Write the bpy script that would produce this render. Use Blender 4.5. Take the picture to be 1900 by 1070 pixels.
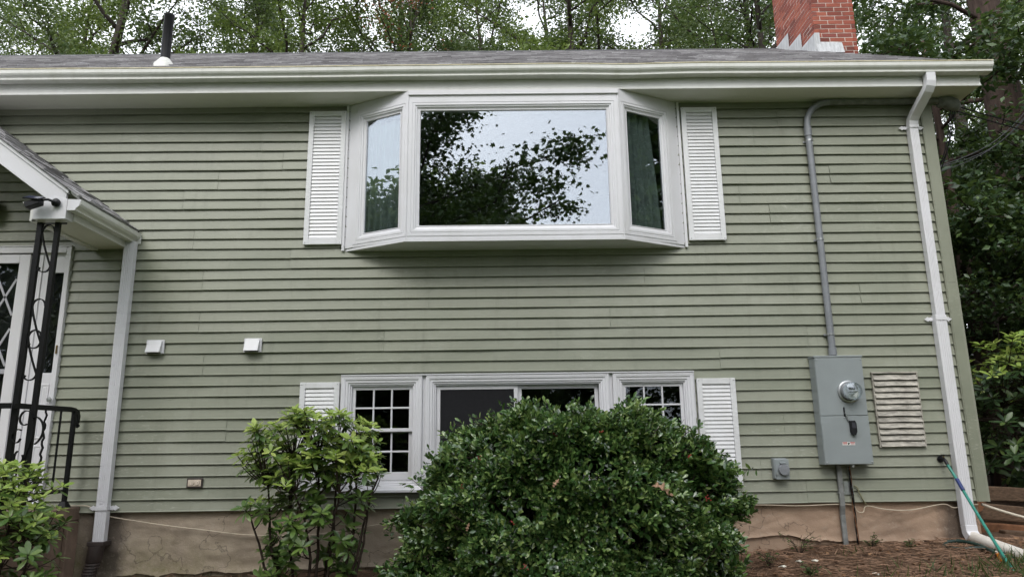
import bpy, math, random
import numpy as np
from mathutils import Vector, Matrix

for o in list(bpy.data.objects): bpy.data.objects.remove(o, do_unlink=True)
sc = bpy.context.scene
COL = sc.collection
R = math.radians

# ------------------------------------------------------------------ camera
cam_d = bpy.data.cameras.new("camera"); cam = bpy.data.objects.new("camera", cam_d); COL.objects.link(cam)
cam_d.sensor_fit = 'HORIZONTAL'; cam_d.sensor_width = 36.0
cam_d.lens = 36.0 * 1320 / 1900
cam_d.clip_start = 0.05; cam_d.clip_end = 600
_M = Matrix.Rotation(-0.00716, 3, 'Z') @ Matrix.Rotation(0.215975, 3, 'X') @ Matrix.Rotation(0.013161, 3, 'Y')
_x, _f, _u = _M @ Vector((1, 0, 0)), _M @ Vector((0, 1, 0)), _M @ Vector((0, 0, 1))
cam.matrix_world = Matrix(((_x.x, _u.x, -_f.x, 0.0), (_x.y, _u.y, -_f.y, -6.69976), (_x.z, _u.z, -_f.z, 0.550307), (0, 0, 0, 1)))
sc.camera = cam

# ------------------------------------------------------------------ sky, sun, exposure
SUN_EL, SUN_AZ = R(44), R(196)          # azimuth clockwise from +Y (north): behind the camera
world = bpy.data.worlds.new("World"); sc.world = world; world.use_nodes = True
wn = world.node_tree.nodes; wl = world.node_tree.links
for n in list(wn): wn.remove(n)
sky = wn.new('ShaderNodeTexSky'); sky.sky_type = 'NISHITA'; sky.sun_disc = False
sky.sun_elevation = SUN_EL; sky.sun_rotation = SUN_AZ
sky.air_density = 1.0; sky.dust_density = 4.0; sky.ozone_density = 1.0
hsv = wn.new('ShaderNodeHueSaturation'); hsv.inputs['Saturation'].default_value = 0.30
bg = wn.new('ShaderNodeBackground'); bg.inputs['Strength'].default_value = 0.13
wo = wn.new('ShaderNodeOutputWorld')
cloud = wn.new('ShaderNodeMix'); cloud.data_type = 'RGBA'; cloud.inputs[0].default_value = 0.8      # even overcast veil over the clear sky
cloud.inputs[7].default_value = (7.9, 8.2, 8.7, 1)
wl.new(sky.outputs[0], hsv.inputs['Color']); wl.new(hsv.outputs[0], cloud.inputs[6]); wl.new(cloud.outputs[2], bg.inputs['Color']); wl.new(bg.outputs[0], wo.inputs['Surface'])

sun_d = bpy.data.lights.new("sun", 'SUN'); sun = bpy.data.objects.new("sun", sun_d); COL.objects.link(sun)
sun_d.energy = 0.8; sun_d.angle = R(30); sun_d.color = (1.0, 0.97, 0.92)
_sd = Vector((math.sin(SUN_AZ) * math.cos(SUN_EL), math.cos(SUN_AZ) * math.cos(SUN_EL), math.sin(SUN_EL)))
sun.rotation_euler = _sd.to_track_quat('Z', 'Y').to_euler()
sun.location = (0, -10, 15)

sc.view_settings.view_transform = 'Standard'; sc.view_settings.look = 'None'
sc.view_settings.exposure = 1.05; sc.view_settings.gamma = 1.0; sc.view_settings.use_curve_mapping = False
sc.render.engine = 'CYCLES'
sc.cycles.max_bounces = 6; sc.cycles.diffuse_bounces = 2; sc.cycles.glossy_bounces = 3; sc.cycles.transmission_bounces = 4; sc.cycles.transparent_max_bounces = 8

# ------------------------------------------------------------------ materials
MATS = {}
def newmat(name):
    m = bpy.data.materials.new(name); m.use_nodes = True
    nt = m.node_tree
    b = nt.nodes['Principled BSDF']
    MATS[name] = m
    return m, nt, b
def noise(nt, scale, detail=4, rough=.55, coord='Object', stretch=None):
    tc = nt.nodes.new('ShaderNodeTexCoord')
    n = nt.nodes.new('ShaderNodeTexNoise'); n.inputs['Scale'].default_value = scale
    n.inputs['Detail'].default_value = detail; n.inputs['Roughness'].default_value = rough
    if coord == 'World':
        g = nt.nodes.new('ShaderNodeNewGeometry'); src = g.outputs['Position']
    else: src = tc.outputs[coord]
    if stretch:
        mp = nt.nodes.new('ShaderNodeMapping'); mp.inputs['Scale'].default_value = stretch
        nt.links.new(src, mp.inputs[0]); src = mp.outputs[0]
    nt.links.new(src, n.inputs['Vector'])
    return n.outputs['Fac']
def ramp(nt, fac, stops):
    r = nt.nodes.new('ShaderNodeValToRGB')
    e = r.color_ramp.elements
    while len(e) < len(stops): e.new(0.5)
    for i, (p, c) in enumerate(stops):
        e[i].position = p; e[i].color = (c[0], c[1], c[2], 1) if not isinstance(c, (int, float)) else (c, c, c, 1)
    nt.links.new(fac, r.inputs[0]); return r.outputs[0]
def mixc(nt, fac, a, b, mode='MIX'):
    m = nt.nodes.new('ShaderNodeMix'); m.data_type = 'RGBA'; m.blend_type = mode
    if isinstance(fac, (int, float)): m.inputs[0].default_value = fac
    else: nt.links.new(fac, m.inputs[0])
    for s, v in ((6, a), (7, b)):
        if isinstance(v, tuple): m.inputs[s].default_value = (*v, 1)
        else: nt.links.new(v, m.inputs[s])
    return m.outputs[2]
def bump(nt, b, h, strength, dist=.01):
    n = nt.nodes.new('ShaderNodeBump'); n.inputs['Strength'].default_value = strength; n.inputs['Distance'].default_value = dist
    nt.links.new(h, n.inputs['Height']); nt.links.new(n.outputs[0], b.inputs['Normal'])
def objrand(nt):
    return nt.nodes.new('ShaderNodeObjectInfo').outputs['Random']

def plain(name, col, rough=.5, var=.12, scale=6, spec=.5, metal=0, bmp=0, bscale=60, stretch=None):
    m, nt, b = newmat(name)
    f = noise(nt, scale, 5, .6, 'World', stretch)
    lo = tuple(c * (1 - var) for c in col); hi = tuple(min(1, c * (1 + var)) for c in col)
    nt.links.new(ramp(nt, f, [(.3, lo), (.7, hi)]), b.inputs['Base Color'])
    b.inputs['Roughness'].default_value = rough; b.inputs['Specular IOR Level'].default_value = spec; b.inputs['Metallic'].default_value = metal
    if bmp: bump(nt, b, noise(nt, bscale, 4, .6, 'World'), bmp, .004)
    return m

def m_siding():
    m, nt, b = newmat('siding_vinyl')
    base = ramp(nt, noise(nt, 1.3, 4, .6, 'World', (1, 1, 2.2)), [(.3, (.198, .212, .158)), (.7, (.265, .277, .212))])
    base = mixc(nt, mathop(nt, 'MULTIPLY', objrand(nt), .7), base, (.285, .292, .232))
    grain = noise(nt, 9, 5, .7, 'World', (1.2, 1, 34))
    c2 = mixc(nt, ramp(nt, grain, [(.35, 0.0), (.75, .16)]), base, (.15, .16, .115))
    # chalky washed-out patches and grime runs
    ch = ramp(nt, noise(nt, .9, 6, .7, 'World', (1, 1, 1.6)), [(.54, 0.0), (.72, .5)])
    c3 = mixc(nt, ch, c2, (.37, .375, .31))
    gr = ramp(nt, noise(nt, 3.2, 5, .7, 'World', (2.2, 1, .35)), [(.54, 0.0), (.78, .38)])
    c4 = mixc(nt, gr, c3, (.125, .130, .098))
    sp = ramp(nt, noise(nt, 130, 2, .5, 'World'), [(.76, 0.0), (.79, .7)])
    c5 = mixc(nt, mathop(nt, 'MULTIPLY', sp, ramp(nt, noise(nt, 1.7, 3, .5, 'World'), [(.5, 0.0), (.65, 1.0)])), c4, (.13, .13, .10))
    wv = ramp(nt, noise(nt, 26, 6, .8, 'World', (.55, 1, 2.4)), [(.56, 0.0), (.66, .8)])
    ms = ramp(nt, noise(nt, .75, 3, .5, 'World', (1, 1, 1.3)), [(.55, 0.0), (.66, 1.0)])
    c5 = mixc(nt, mathop(nt, 'MULTIPLY', wv, ms), c5, (.44, .44, .37))
    nt.links.new(c5, b.inputs['Base Color'])
    b.inputs['Roughness'].default_value = .42; b.inputs['Specular IOR Level'].default_value = .45
    bump(nt, b, grain, .22, .003)
    return m
def mathop(nt, op, a, b_):
    n = nt.nodes.new('ShaderNodeMath'); n.operation = op
    for i, v in enumerate((a, b_)):
        if isinstance(v, (int, float)): n.inputs[i].default_value = v
        else: nt.links.new(v, n.inputs[i])
    return n.outputs[0]
def m_white(name, col=(.74, .74, .75), dirt=.25, dcol=(.42, .42, .33), rough=.38, sc_=3.0, stretch=(1, 1, .5)):
    m, nt, b = newmat(name)
    f = ramp(nt, noise(nt, sc_, 7, .7, 'World', stretch), [(.45, 0.0), (.8, dirt)])
    f2 = ramp(nt, noise(nt, 45, 3, .6, 'World'), [(.68, 0.0), (.78, dirt * .8)])
    c = mixc(nt, f, col, dcol); c = mixc(nt, f2, c, dcol)
    nt.links.new(c, b.inputs['Base Color']); b.inputs['Roughness'].default_value = rough
    bump(nt, b, noise(nt, 14, 3, .5, 'World'), .06, .004)
    return m
def m_stucco():
    m, nt, b = newmat('stucco')
    g = nt.nodes.new('ShaderNodeNewGeometry'); sx = nt.nodes.new('ShaderNodeSeparateXYZ'); nt.links.new(g.outputs['Position'], sx.inputs[0])
    mr = nt.nodes.new('ShaderNodeMapRange'); mr.inputs[1].default_value = -1.0; mr.inputs[2].default_value = 2.6
    nt.links.new(sx.outputs['X'], mr.inputs[0])
    n1 = noise(nt, 2.2, 6, .65, 'World')
    grey = ramp(nt, n1, [(.3, (.30, .24, .178)), (.7, (.41, .34, .265))])
    red = ramp(nt, n1, [(.3, (.31, .212, .148)), (.7, (.42, .295, .21))])
    c = mixc(nt, mr.outputs[0], grey, red)
    # green algae low down at the left end
    mz = nt.nodes.new('ShaderNodeMapRange'); mz.inputs[1].default_value = -.15; mz.inputs[2].default_value = -.5; nt.links.new(sx.outputs['Z'], mz.inputs[0])
    mx = nt.nodes.new('ShaderNodeMapRange'); mx.inputs[1].default_value = -2.0; mx.inputs[2].default_value = -3.4; nt.links.new(sx.outputs['X'], mx.inputs[0])
    al = mathop(nt, 'MULTIPLY', mathop(nt, 'MULTIPLY', mz.outputs[0], mx.outputs[0]), ramp(nt, noise(nt, 5, 6, .7, 'World'), [(.35, 0.0), (.62, .85)]))
    c = mixc(nt, al, c, (.13, .125, .035))
    # damp dark patches
    dp = ramp(nt, noise(nt, 1.6, 5, .6, 'World'), [(.55, 0.0), (.75, .35)])
    c = mixc(nt, dp, c, (.075, .058, .045))
    for (x0, wd, amt) in ((4.06, .16, .75), (-3.63, .20, .8)):
        dist = mathop(nt, 'ABSOLUTE', mathop(nt, 'ADD', sx.outputs['X'], -x0), 0); dist = mathop(nt, 'ADD', dist, mathop(nt, 'MULTIPLY', noise(nt, 6, 4, .6, 'World'), .12))
        md = nt.nodes.new('ShaderNodeMapRange'); md.inputs[1].default_value = wd + .09; md.inputs[2].default_value = wd - .02; md.inputs[3].default_value = 0; md.inputs[4].default_value = amt
        nt.links.new(dist, md.inputs[0]); c = mixc(nt, md.outputs[0], c, (.07, .055, .045))
    cr = nt.nodes.new('ShaderNodeTexVoronoi'); cr.feature = 'DISTANCE_TO_EDGE'; cr.inputs['Scale'].default_value = .55
    g2 = nt.nodes.new('ShaderNodeNewGeometry'); wp = nt.nodes.new('ShaderNodeVectorMath'); wp.operation = 'ADD'; nz_ = nt.nodes.new('ShaderNodeTexNoise'); nz_.inputs['Scale'].default_value = 4; nz_.inputs['Detail'].default_value = 6
    nt.links.new(g2.outputs['Position'], nz_.inputs['Vector']); nt.links.new(g2.outputs['Position'], wp.inputs[0]); nt.links.new(nz_.outputs['Color'], wp.inputs[1]); nt.links.new(wp.outputs[0], cr.inputs['Vector'])
    c = mixc(nt, ramp(nt, cr.outputs['Distance'], [(0.0, .6), (.007, 0.0)]), c, (.06, .045, .035))      # hairline cracks
    c = mixc(nt, ramp(nt, noise(nt, 26, 6, .75, 'World'), [(.55, 0.0), (.72, .5)]), c, (.42, .36, .29))   # lime bloom
    nt.links.new(c, b.inputs['Base Color']); b.inputs['Roughness'].default_value = .9
    h = mathop(nt, 'ADD', noise(nt, 60, 4, .7, 'World'), mathop(nt, 'MULTIPLY', noise(nt, 7, 6, .72, 'World', (1, 1, 1.4)), 2.2))
    bump(nt, b, h, .35, .008)
    return m
def m_roof():
    m, nt, b = newmat('asphalt_shingle')
    f = noise(nt, 22, 4, .7, 'World', (1, .6, .6)); g = noise(nt, 260, 2, .6, 'World')
    isl = nt.nodes.new('ShaderNodeNewGeometry').outputs['Random Per Island']
    c = ramp(nt, isl, [(.0, (.20, .192, .198)), (.5, (.35, .338, .348)), (1, (.54, .53, .54))])
    c = mixc(nt, ramp(nt, f, [(.35, 0.0), (.75, .6)]), c, (.17, .162, .166))
    c = mixc(nt, ramp(nt, g, [(.5, 0.0), (.8, .5)]), c, (.52, .51, .54))
    nt.links.new(c, b.inputs['Base Color']); b.inputs['Roughness'].default_value = .95
    return m
def m_brick():
    m, nt, b = newmat('red_brick')
    r = objrand(nt)
    c = ramp(nt, r, [(0, (.13, .035, .026)), (.3, (.24, .060, .040)), (.75, (.33, .095, .058)), (1, (.20, .055, .045))])
    c = mixc(nt, ramp(nt, noise(nt, 14, 6, .7, 'World'), [(.45, 0.0), (.8, .7)]), c, (.16, .06, .04))
    nt.links.new(c, b.inputs['Base Color']); b.inputs['Roughness'].default_value = .9
    bump(nt, b, noise(nt, 90, 4, .7, 'World'), .6, .006)
    return m
def m_glass(name, refl, tint=(.80, .84, .82), wav=.02):
    m, nt, b = newmat(name)
    nt.nodes.remove(b)
    out = nt.nodes['Material Output']
    tr = nt.nodes.new('ShaderNodeBsdfTransparent'); tr.inputs[0].default_value = (*tint, 1)
    gl = nt.nodes.new('ShaderNodeBsdfGlossy'); gl.inputs['Roughness'].default_value = 0.004; gl.inputs['Color'].default_value = (.86, .92, 1, 1)
    lw = nt.nodes.new('ShaderNodeLayerWeight'); lw.inputs[0].default_value = .5
    f = mathop(nt, 'ADD', mathop(nt, 'MULTIPLY', mathop(nt, 'POWER', lw.outputs['Facing'], 4.0), .6), refl + .04)
    mx = nt.nodes.new('ShaderNodeMixShader')
    cl = nt.nodes.new('ShaderNodeClamp'); nt.links.new(f, cl.inputs[0])
    nt.links.new(cl.outputs[0], mx.inputs[0]); nt.links.new(tr.outputs[0], mx.inputs[1]); nt.links.new(gl.outputs[0], mx.inputs[2])
    nt.links.new(mx.outputs[0], out.inputs[0])
    bn = nt.nodes.new('ShaderNodeBump'); bn.inputs['Strength'].default_value = wav; bn.inputs['Distance'].default_value = .02
    nt.links.new(noise(nt, 1.3, 1, .3, 'World'), bn.inputs['Height']); nt.links.new(bn.outputs[0], gl.inputs['Normal'])
    return m
def m_leaf(name, stops, mode='island', rough=.4, spec=.5, trans=.3, tcol=None):
    m, nt, b = newmat(name)
    r = nt.nodes.new('ShaderNodeNewGeometry').outputs['Random Per Island'] if mode == 'island' else objrand(nt)
    c = ramp(nt, r, stops)
    c = mixc(nt, ramp(nt, noise(nt, 30, 3, .6, 'World'), [(.4, 0.0), (.8, .35)]), c, tuple(x * .6 for x in stops[0][1]))
    nt.links.new(c, b.inputs['Base Color']); b.inputs['Roughness'].default_value = rough; b.inputs['Specular IOR Level'].default_value = spec
    t = nt.nodes.new('ShaderNodeBsdfTranslucent')
    nt.links.new(mixc(nt, .35, c, tcol or (.16, .22, .03)), t.inputs[0])
    mx = nt.nodes.new('ShaderNodeMixShader'); mx.inputs[0].default_value = trans
    nt.links.new(b.outputs[0], mx.inputs[1]); nt.links.new(t.outputs[0], mx.inputs[2])
    nt.links.new(mx.outputs[0], nt.nodes['Material Output'].inputs[0])
    return m
def m_ground():
    m, nt, b = newmat('soil')
    n1 = noise(nt, 7, 7, .75, 'World'); n2 = noise(nt, 40, 5, .75, 'World', (1, 2.5, 1))
    c = ramp(nt, n1, [(.3, (.085, .052, .034)), (.5, (.15, .092, .060)), (.7, (.21, .135, .090))])
    c = mixc(nt, ramp(nt, n2, [(.5, 0.0), (.75, .8)]), c, (.20, .14, .095))
    g = nt.nodes.new('ShaderNodeNewGeometry'); sx = nt.nodes.new('ShaderNodeSeparateXYZ'); nt.links.new(g.outputs['Position'], sx.inputs[0])
    # lawn beyond the bed
    mr = nt.nodes.new('ShaderNodeMapRange'); mr.inputs[1].default_value = -1.6; mr.inputs[2].default_value = -2.1
    nt.links.new(mathop(nt, 'ADD', sx.outputs['Y'], mathop(nt, 'MULTIPLY', n1, .5)), mr.inputs[0])
    c = mixc(nt, mr.outputs[0], c, (.09, .13, .04))
    nt.links.new(c, b.inputs['Base Color']); b.inputs['Roughness'].default_value = .95; b.inputs['Specular IOR Level'].default_value = .2
    bump(nt, b, mathop(nt, 'ADD', n1, n2), 1.0, .03)
    return m

M_SIDE = m_siding()
M_TRIM = m_white('white_aluminium', (.70, .70, .68), .35, (.40, .41, .33))
M_VINYL = m_white('white_window_vinyl', (.70, .695, .725), .28, (.45, .44, .40), .3)
M_SHUT = m_white('white_shutter', (.72, .72, .735), .35, (.42, .42, .40), .4, 7)
M_GUT = m_white('gutter_enamel', (.70, .70, .665), .35, (.38, .38, .28), .35, 4, (2.5, 1, .6))
M_SOFF = m_white('soffit_panel', (.70, .70, .63), .25, (.48, .48, .42), .5, 1.5)
M_RIM = m_white('gutter_rim', (.60, .54, .38), .85, (.20, .19, .05), .6, 9, (1, 1, 1))
M_STUC = m_stucco()
M_ROOF = m_roof()
M_BRICK = m_brick()
M_BRICKJ = plain('old_brick_mass', (.27, .07, .045), .9, .3, 9, .3)
M_MORT = plain('mortar', (.56, .50, .45), .95, .15, 20, .2, bmp=.5)
M_LEAD = plain('lead_flashing', (.42, .43, .44), .5, .28, 12, .5, 0, .25, 30, (3, 3, .4))
M_GLASS = m_glass('bay_glass', .15, (.97, .985, .98), .006)
M_GLASS2 = m_glass('sash_glass', .0, (.62, .64, .64), .03)
M_SCREEN = plain('insect_screen', (.020, .020, .022), .9, .1, 40, .1)
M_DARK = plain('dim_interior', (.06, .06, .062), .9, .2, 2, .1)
M_CURT = plain('curtain_cloth', (.115, .150, .142), .9, .15, 6, .1)
M_IRON = plain('black_iron', (.006, .006, .0065), .45, .3, 25, .22, 0, .2, 70)
M_BLACK = plain('black_plastic', (.009, .009, .011), .4, .2, 20, .3)
M_PVC = plain('grey_pvc', (.215, .225, .245), .4, .12, 10, .5)
M_PVCD = plain('weathered_grey_pvc', (.20, .205, .20), .7, .3, 14, .3)
M_METER = plain('grey_enamel', (.265, .292, .300), .38, .06, 4, .5)
M_GALV = plain('galvanised_steel', (.42, .43, .44), .35, .15, 25, .5, .8)
M_METERG = m_glass('meter_glass', .12, (.85, .87, .87), 0)
M_DIAL = plain('meter_dial', (.55, .56, .56), .5, .1, 30)
M_BROWNP = plain('brown_drain', (.045, .035, .032), .5, .25, 12, .4)
M_LOUV = plain('louvre_tin', (.38, .355, .31), .5, .5, 11, .4, .15, .2, 25, (1, 1, 5))
M_CONC = plain('wet_concrete', (.22, .155, .115), .8, .42, 4, .35, 0, .7, 40)
M_CABLE = plain('cream_cable', (.55, .47, .36), .6, .15, 15)
M_HOSE = plain('green_hose', (.03, .22, .17), .35, .15, 20)
M_HOSED = plain('dark_hose', (.012, .035, .028), .4, .2, 20)
M_BLUE = plain('blue_sleeve', (.015, .03, .14), .4, .15, 20)
M_BRASS = plain('old_brass', (.25, .18, .08), .4, .25, 30, .5, .8)
M_ORANGE = plain('orange_plastic', (.75, .25, .03), .5, .1, 20)
M_TIMBER = plain('weathered_timber', (.115, .075, .05), .9, .45, 6, .2, 0, .7, 40, (3, 3, 12))
M_WOODR = plain('rotten_timber', (.16, .075, .04), .9, .45, 8, .2, 0, .7, 40)
M_BARK = plain('bark', (.040, .033, .028), .95, .45, 8, .2, 0, 1.0, 22, (2, 2, .5))
M_BARKR = plain('reddish_bark', (.060, .042, .035), .95, .5, 6, .2, 0, 1.0, 18, (3, 3, .4))
M_STEM = plain('shrub_stem', (.050, .036, .028), .9, .4, 20, .2)
M_RED = plain('red_berry', (.30, .02, .014), .35, .2, 40, .6)
M_DEAD = plain('dead_leaf', (.36, .22, .14), .7, .35, 30, .3)
M_PETAL = plain('white_petal', (.75, .72, .62), .7, .1, 20)
M_TWIG = plain('dry_litter', (.26, .16, .105), .9, .5, 12, .2)
M_SOIL = m_ground()
M_SOLAR = plain('solar_cell', (.015, .02, .06), .12, .2, 20, .7)
M_LABEL = plain('paper_label', (.72, .72, .70), .6, .06, 20)
M_REDINK = plain('red_ink', (.5, .03, .03), .6, .1, 20)
M_BLKINK = plain('black_ink', (.02, .02, .02), .6, .1, 20)
M_CREAM = plain('cream_plastic', (.66, .56, .46), .4, .12, 20)
M_PAVE = plain('plain_siding_far', (.25, .268, .2), .5, .1, 2)

M_HOLLY = m_leaf('holly_leaf', [(0, (.026, .066, .017)), (.45, (.060, .132, .036)), (.80, (.12, .215, .060)), (1, (.27, .35, .10))], 'island', .17, .9, .2)
M_HOLLYO = m_leaf('holly_leaf_single', [(0, (.028, .07, .018)), (.45, (.065, .14, .038)), (.80, (.13, .225, .062)), (1, (.28, .36, .11))], 'object', .17, .9, .2)
M_HOLLYY = m_leaf('holly_toplit_growth', [(0, (.13, .23, .06)), (.6, (.21, .32, .095)), (1, (.33, .42, .15))], 'island', .17, .9, .22)  # paler greens paint light on the leaf tips, besides young growth
M_RHO = m_leaf('rhododendron_leaf', [(0, (.055, .115, .025)), (.5, (.11, .19, .042)), (1, (.19, .28, .065))], 'island', .33, .6, .22)
M_RHOO = m_leaf('rhododendron_leaf_single', [(0, (.06, .125, .028)), (.5, (.12, .205, .045)), (1, (.20, .295, .065))], 'object', .33, .6, .22)
M_RHOY = m_leaf('young_rhododendron_leaf', [(0, (.24, .36, .06)), (.5, (.36, .48, .10)), (1, (.50, .58, .17))], 'object', .35, .5, .3)
M_OAK = m_leaf('oak_leaf', [(0, (.035, .065, .022)), (.5, (.075, .125, .042)), (1, (.15, .20, .075))], 'island', .45, .4, .33)
M_OAKB = m_leaf('bright_tree_leaf', [(0, (.06, .10, .022)), (.5, (.12, .185, .04)), (1, (.21, .27, .07))], 'island', .45, .4, .38)
M_MAPLE = m_leaf('maple_leaf', [(0, (.022, .050, .014)), (.5, (.05, .095, .026)), (1, (.09, .145, .04))], 'island', .45, .35, .25)
M_DIM = m_leaf('shaded_understory_leaf', [(0, (.018, .042, .016)), (.6, (.048, .092, .034)), (.93, (.09, .15, .05)), (1, (.17, .25, .06))], 'island', .38, .5, .28)  # leaf greens darkened to carry the canopy shade of the woods
M_REDLEAF = m_leaf('reddish_leaf', [(0, (.16, .05, .03)), (1, (.30, .11, .05))], 'island', .5, .3, .3, (.3, .1, .04))
M_GRASS = m_leaf('grass_blade', [(0, (.03, .06, .012)), (.6, (.06, .10, .022)), (1, (.15, .16, .06))], 'island', .5, .4, .25)

# ------------------------------------------------------------------ mesh helpers
WLOC = {}
def link(o, parent=None, loc=(0, 0, 0)):
    COL.objects.link(o); WLOC[o.name] = Vector(loc)
    if parent is not None:
        o.parent = parent; o.location = Vector(loc) - WLOC[parent.name]
    else: o.location = loc
    return o
def tag(o, label, cat, group=None):
    o['label'] = label; o['category'] = cat
    if group: o['group'] = group
    return o
def thing(name, loc, label, cat, group=None):
    o = bpy.data.objects.new(name, None); o.empty_display_size = .1
    link(o, None, loc); return tag(o, label, cat, group)
def part_empty(name, loc, parent):
    o = bpy.data.objects.new(name, None); o.empty_display_size = .1
    return link(o, parent, loc)
def stuff(o): o['kind'] = 'stuff'; return o
def structure(o): o['kind'] = 'structure'; return o

class MB:
    def __init__(s): s.V = []; s.F = []
    def add(s, vs, fs):
        n = len(s.V); s.V += [tuple(v) for v in vs]; s.F += [tuple(i + n for i in f) for f in fs]; return s
    def box(s, x0, x1, y0, y1, z0, z1):
        return s.add([(x0, y0, z0), (x1, y0, z0), (x1, y1, z0), (x0, y1, z0), (x0, y0, z1), (x1, y0, z1), (x1, y1, z1), (x0, y1, z1)],
                     [(0, 3, 2, 1), (4, 5, 6, 7), (0, 1, 5, 4), (1, 2, 6, 5), (2, 3, 7, 6), (3, 0, 4, 7)])
    def hexa(s, p):   # 8 points bottom ring then top ring
        return s.add(p, [(0, 3, 2, 1), (4, 5, 6, 7), (0, 1, 5, 4), (1, 2, 6, 5), (2, 3, 7, 6), (3, 0, 4, 7)])
    def extr(s, prof, x0, x1, axis='x', closed=True, caps=True, xs=None, wob=None):
        """prof: 2-D points swept along an axis ('x': (y,z); 'y': (x,z); 'z': (x,y))"""
        xs = xs or [x0, x1]; k = len(prof); n0 = len(s.V)
        for x in xs:
            for (a, b) in prof:
                w = wob(x) if wob else (0, 0)
                a2, b2 = a + w[0], b + w[1]
                s.V.append((x, a2, b2) if axis == 'x' else (a2, x, b2) if axis == 'y' else (a2, b2, x))
        kk = k if closed else k - 1
        for i in range(len(xs) - 1):
            for j in range(kk):
                a = n0 + i * k + j; b = n0 + i * k + (j + 1) % k
                s.F.append((a, b, b + k, a + k))
        if caps and closed:
            s.F.append(tuple(n0 + j for j in range(k))[::-1]); s.F.append(tuple(n0 + (len(xs) - 1) * k + j for j in range(k)))
        return s
    def tube(s, path, r, n=8, caps=True, sq=None):
        """round (or w x d rectangular if sq) tube along a polyline"""
        P = [Vector(p) for p in path]; n0 = len(s.V); m = len(P)
        rs = r if isinstance(r, (list, tuple)) else [r] * m
        up = None
        for i in range(m):
            t = (P[min(i + 1, m - 1)] - P[max(i - 1, 0)]).normalized()
            if up is None:
                ref = Vector((0, 1, 0)) if abs(t.y) < .9 else Vector((1, 0, 0))
                a = t.cross(ref).normalized()
            else:
                a = (up - t * up.dot(t)).normalized()
            up = a; b = t.cross(a)
            if sq:
                w, d = sq; pts = [(-w, -d), (w, -d), (w, d), (-w, d)]
                for (p, q) in pts: s.V.append(tuple(P[i] + a * p + b * q))
            else:
                for k in range(n):
                    an = 2 * math.pi * k / n
                    s.V.append(tuple(P[i] + a * (math.cos(an) * rs[i]) + b * (math.sin(an) * rs[i])))
        if sq: n = 4
        for i in range(m - 1):
            for k in range(n):
                a = n0 + i * n + k; b = n0 + i * n + (k + 1) % n
                s.F.append((a, b, b + n, a + n))
        if caps:
            s.F.append(tuple(n0 + k for k in range(n))[::-1]); s.F.append(tuple(n0 + (m - 1) * n + k for k in range(n)))
        return s
    def lathe(s, prof, c, axis='z', n=20):
        """prof: (radius, height) pairs round an axis through c"""
        n0 = len(s.V); c = Vector(c)
        for (r, h) in prof:
            for k in range(n):
                an = 2 * math.pi * k / n; p, q = r * math.cos(an), r * math.sin(an)
                v = {'z': (p, q, h), 'y': (p, h, q), 'x': (h, p, q)}[axis]
                s.V.append(tuple(c + Vector(v)))
        for i in range(len(prof) - 1):
            for k in range(n):
                a = n0 + i * n + k; b = n0 + i * n + (k + 1) % n
                s.F.append((a, b, b + n, a + n))
        s.F.append(tuple(n0 + k for k in range(n))[::-1]); s.F.append(tuple(n0 + (len(prof) - 1) * n + k for k in range(n)))
        return s
    def frame(s, x0, x1, z0, z1, prof):
        """mitred moulding round a rectangle; prof: (inset, y) from outside to inside"""
        n0 = len(s.V); k = len(prof)
        for (d, y) in prof:
            s.V += [(x0 + d, y, z0 + d), (x1 - d, y, z0 + d), (x1 - d, y, z1 - d), (x0 + d, y, z1 - d)]
        for i in range(k - 1):
            for j in range(4):
                a = n0 + i * 4 + j; b = n0 + i * 4 + (j + 1) % 4
                s.F.append((a, b, b + 4, a + 4))
        return s
    def xf(s, M): s.V = [tuple(M @ Vector(v)) for v in s.V]; return s
    def build(s, name, mat, parent=None, smooth=False, bevel=0, loc=None):
        V = np.array(s.V, float)
        c = Vector(loc) if loc is not None else Vector((V.max(0) + V.min(0)) / 2)
        me = bpy.data.meshes.new(name); me.from_pydata([tuple(v) for v in (V - np.array(c))], [], s.F)
        me.materials.append(mat)
        if smooth:
            me.polygons.foreach_set('use_smooth', [True] * len(me.polygons))
            try: me.set_sharp_from_angle(angle=R(40))
            except Exception: pass
        me.update()
        o = bpy.data.objects.new(name, me); link(o, parent, c)
        if bevel:
            b = o.modifiers.new('bevel', 'BEVEL'); b.width = bevel; b.segments = 2; b.limit_method = 'ANGLE'; b.angle_limit = R(40)
        return o
def put(name, me, parent, loc, rot=None, scale=None):
    o = bpy.data.objects.new(name, me); link(o, parent, loc)
    if rot is not None:
        o.rotation_mode = 'QUATERNION'; o.rotation_quaternion = rot
    if scale is not None: o.scale = (scale,) * 3
    return o
def rawmesh(name, V, F, mat):
    me = bpy.data.meshes.new(name); me.from_pydata(V, [], F); me.materials.append(mat); me.update(); return me

def npmesh(name, V, F, mat, smooth=False):
    """V (n,3) float, F (m,k) int, all faces the same size"""
    me = bpy.data.meshes.new(name); m, k = F.shape
    me.vertices.add(len(V)); me.vertices.foreach_set('co', np.ascontiguousarray(V, np.float32).ravel())
    me.loops.add(m * k); me.loops.foreach_set('vertex_index', np.ascontiguousarray(F, np.int32).ravel())
    me.polygons.add(m); me.polygons.foreach_set('loop_start', np.arange(0, m * k, k, dtype=np.int32))
    me.update(calc_edges=True); me.validate()
    me.materials.append(mat)
    if smooth: me.polygons.foreach_set('use_smooth', np.ones(m, bool))
    return me
def basis(A, N):
    """columns: length axis, side, normal"""
    A = A / np.linalg.norm(A, axis=1, keepdims=True)
    N = N - A * (A * N).sum(1, keepdims=True); N = N / (np.linalg.norm(N, axis=1, keepdims=True) + 1e-9)
    B = np.cross(N, A)
    return np.stack([A, B, N], axis=2)
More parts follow.
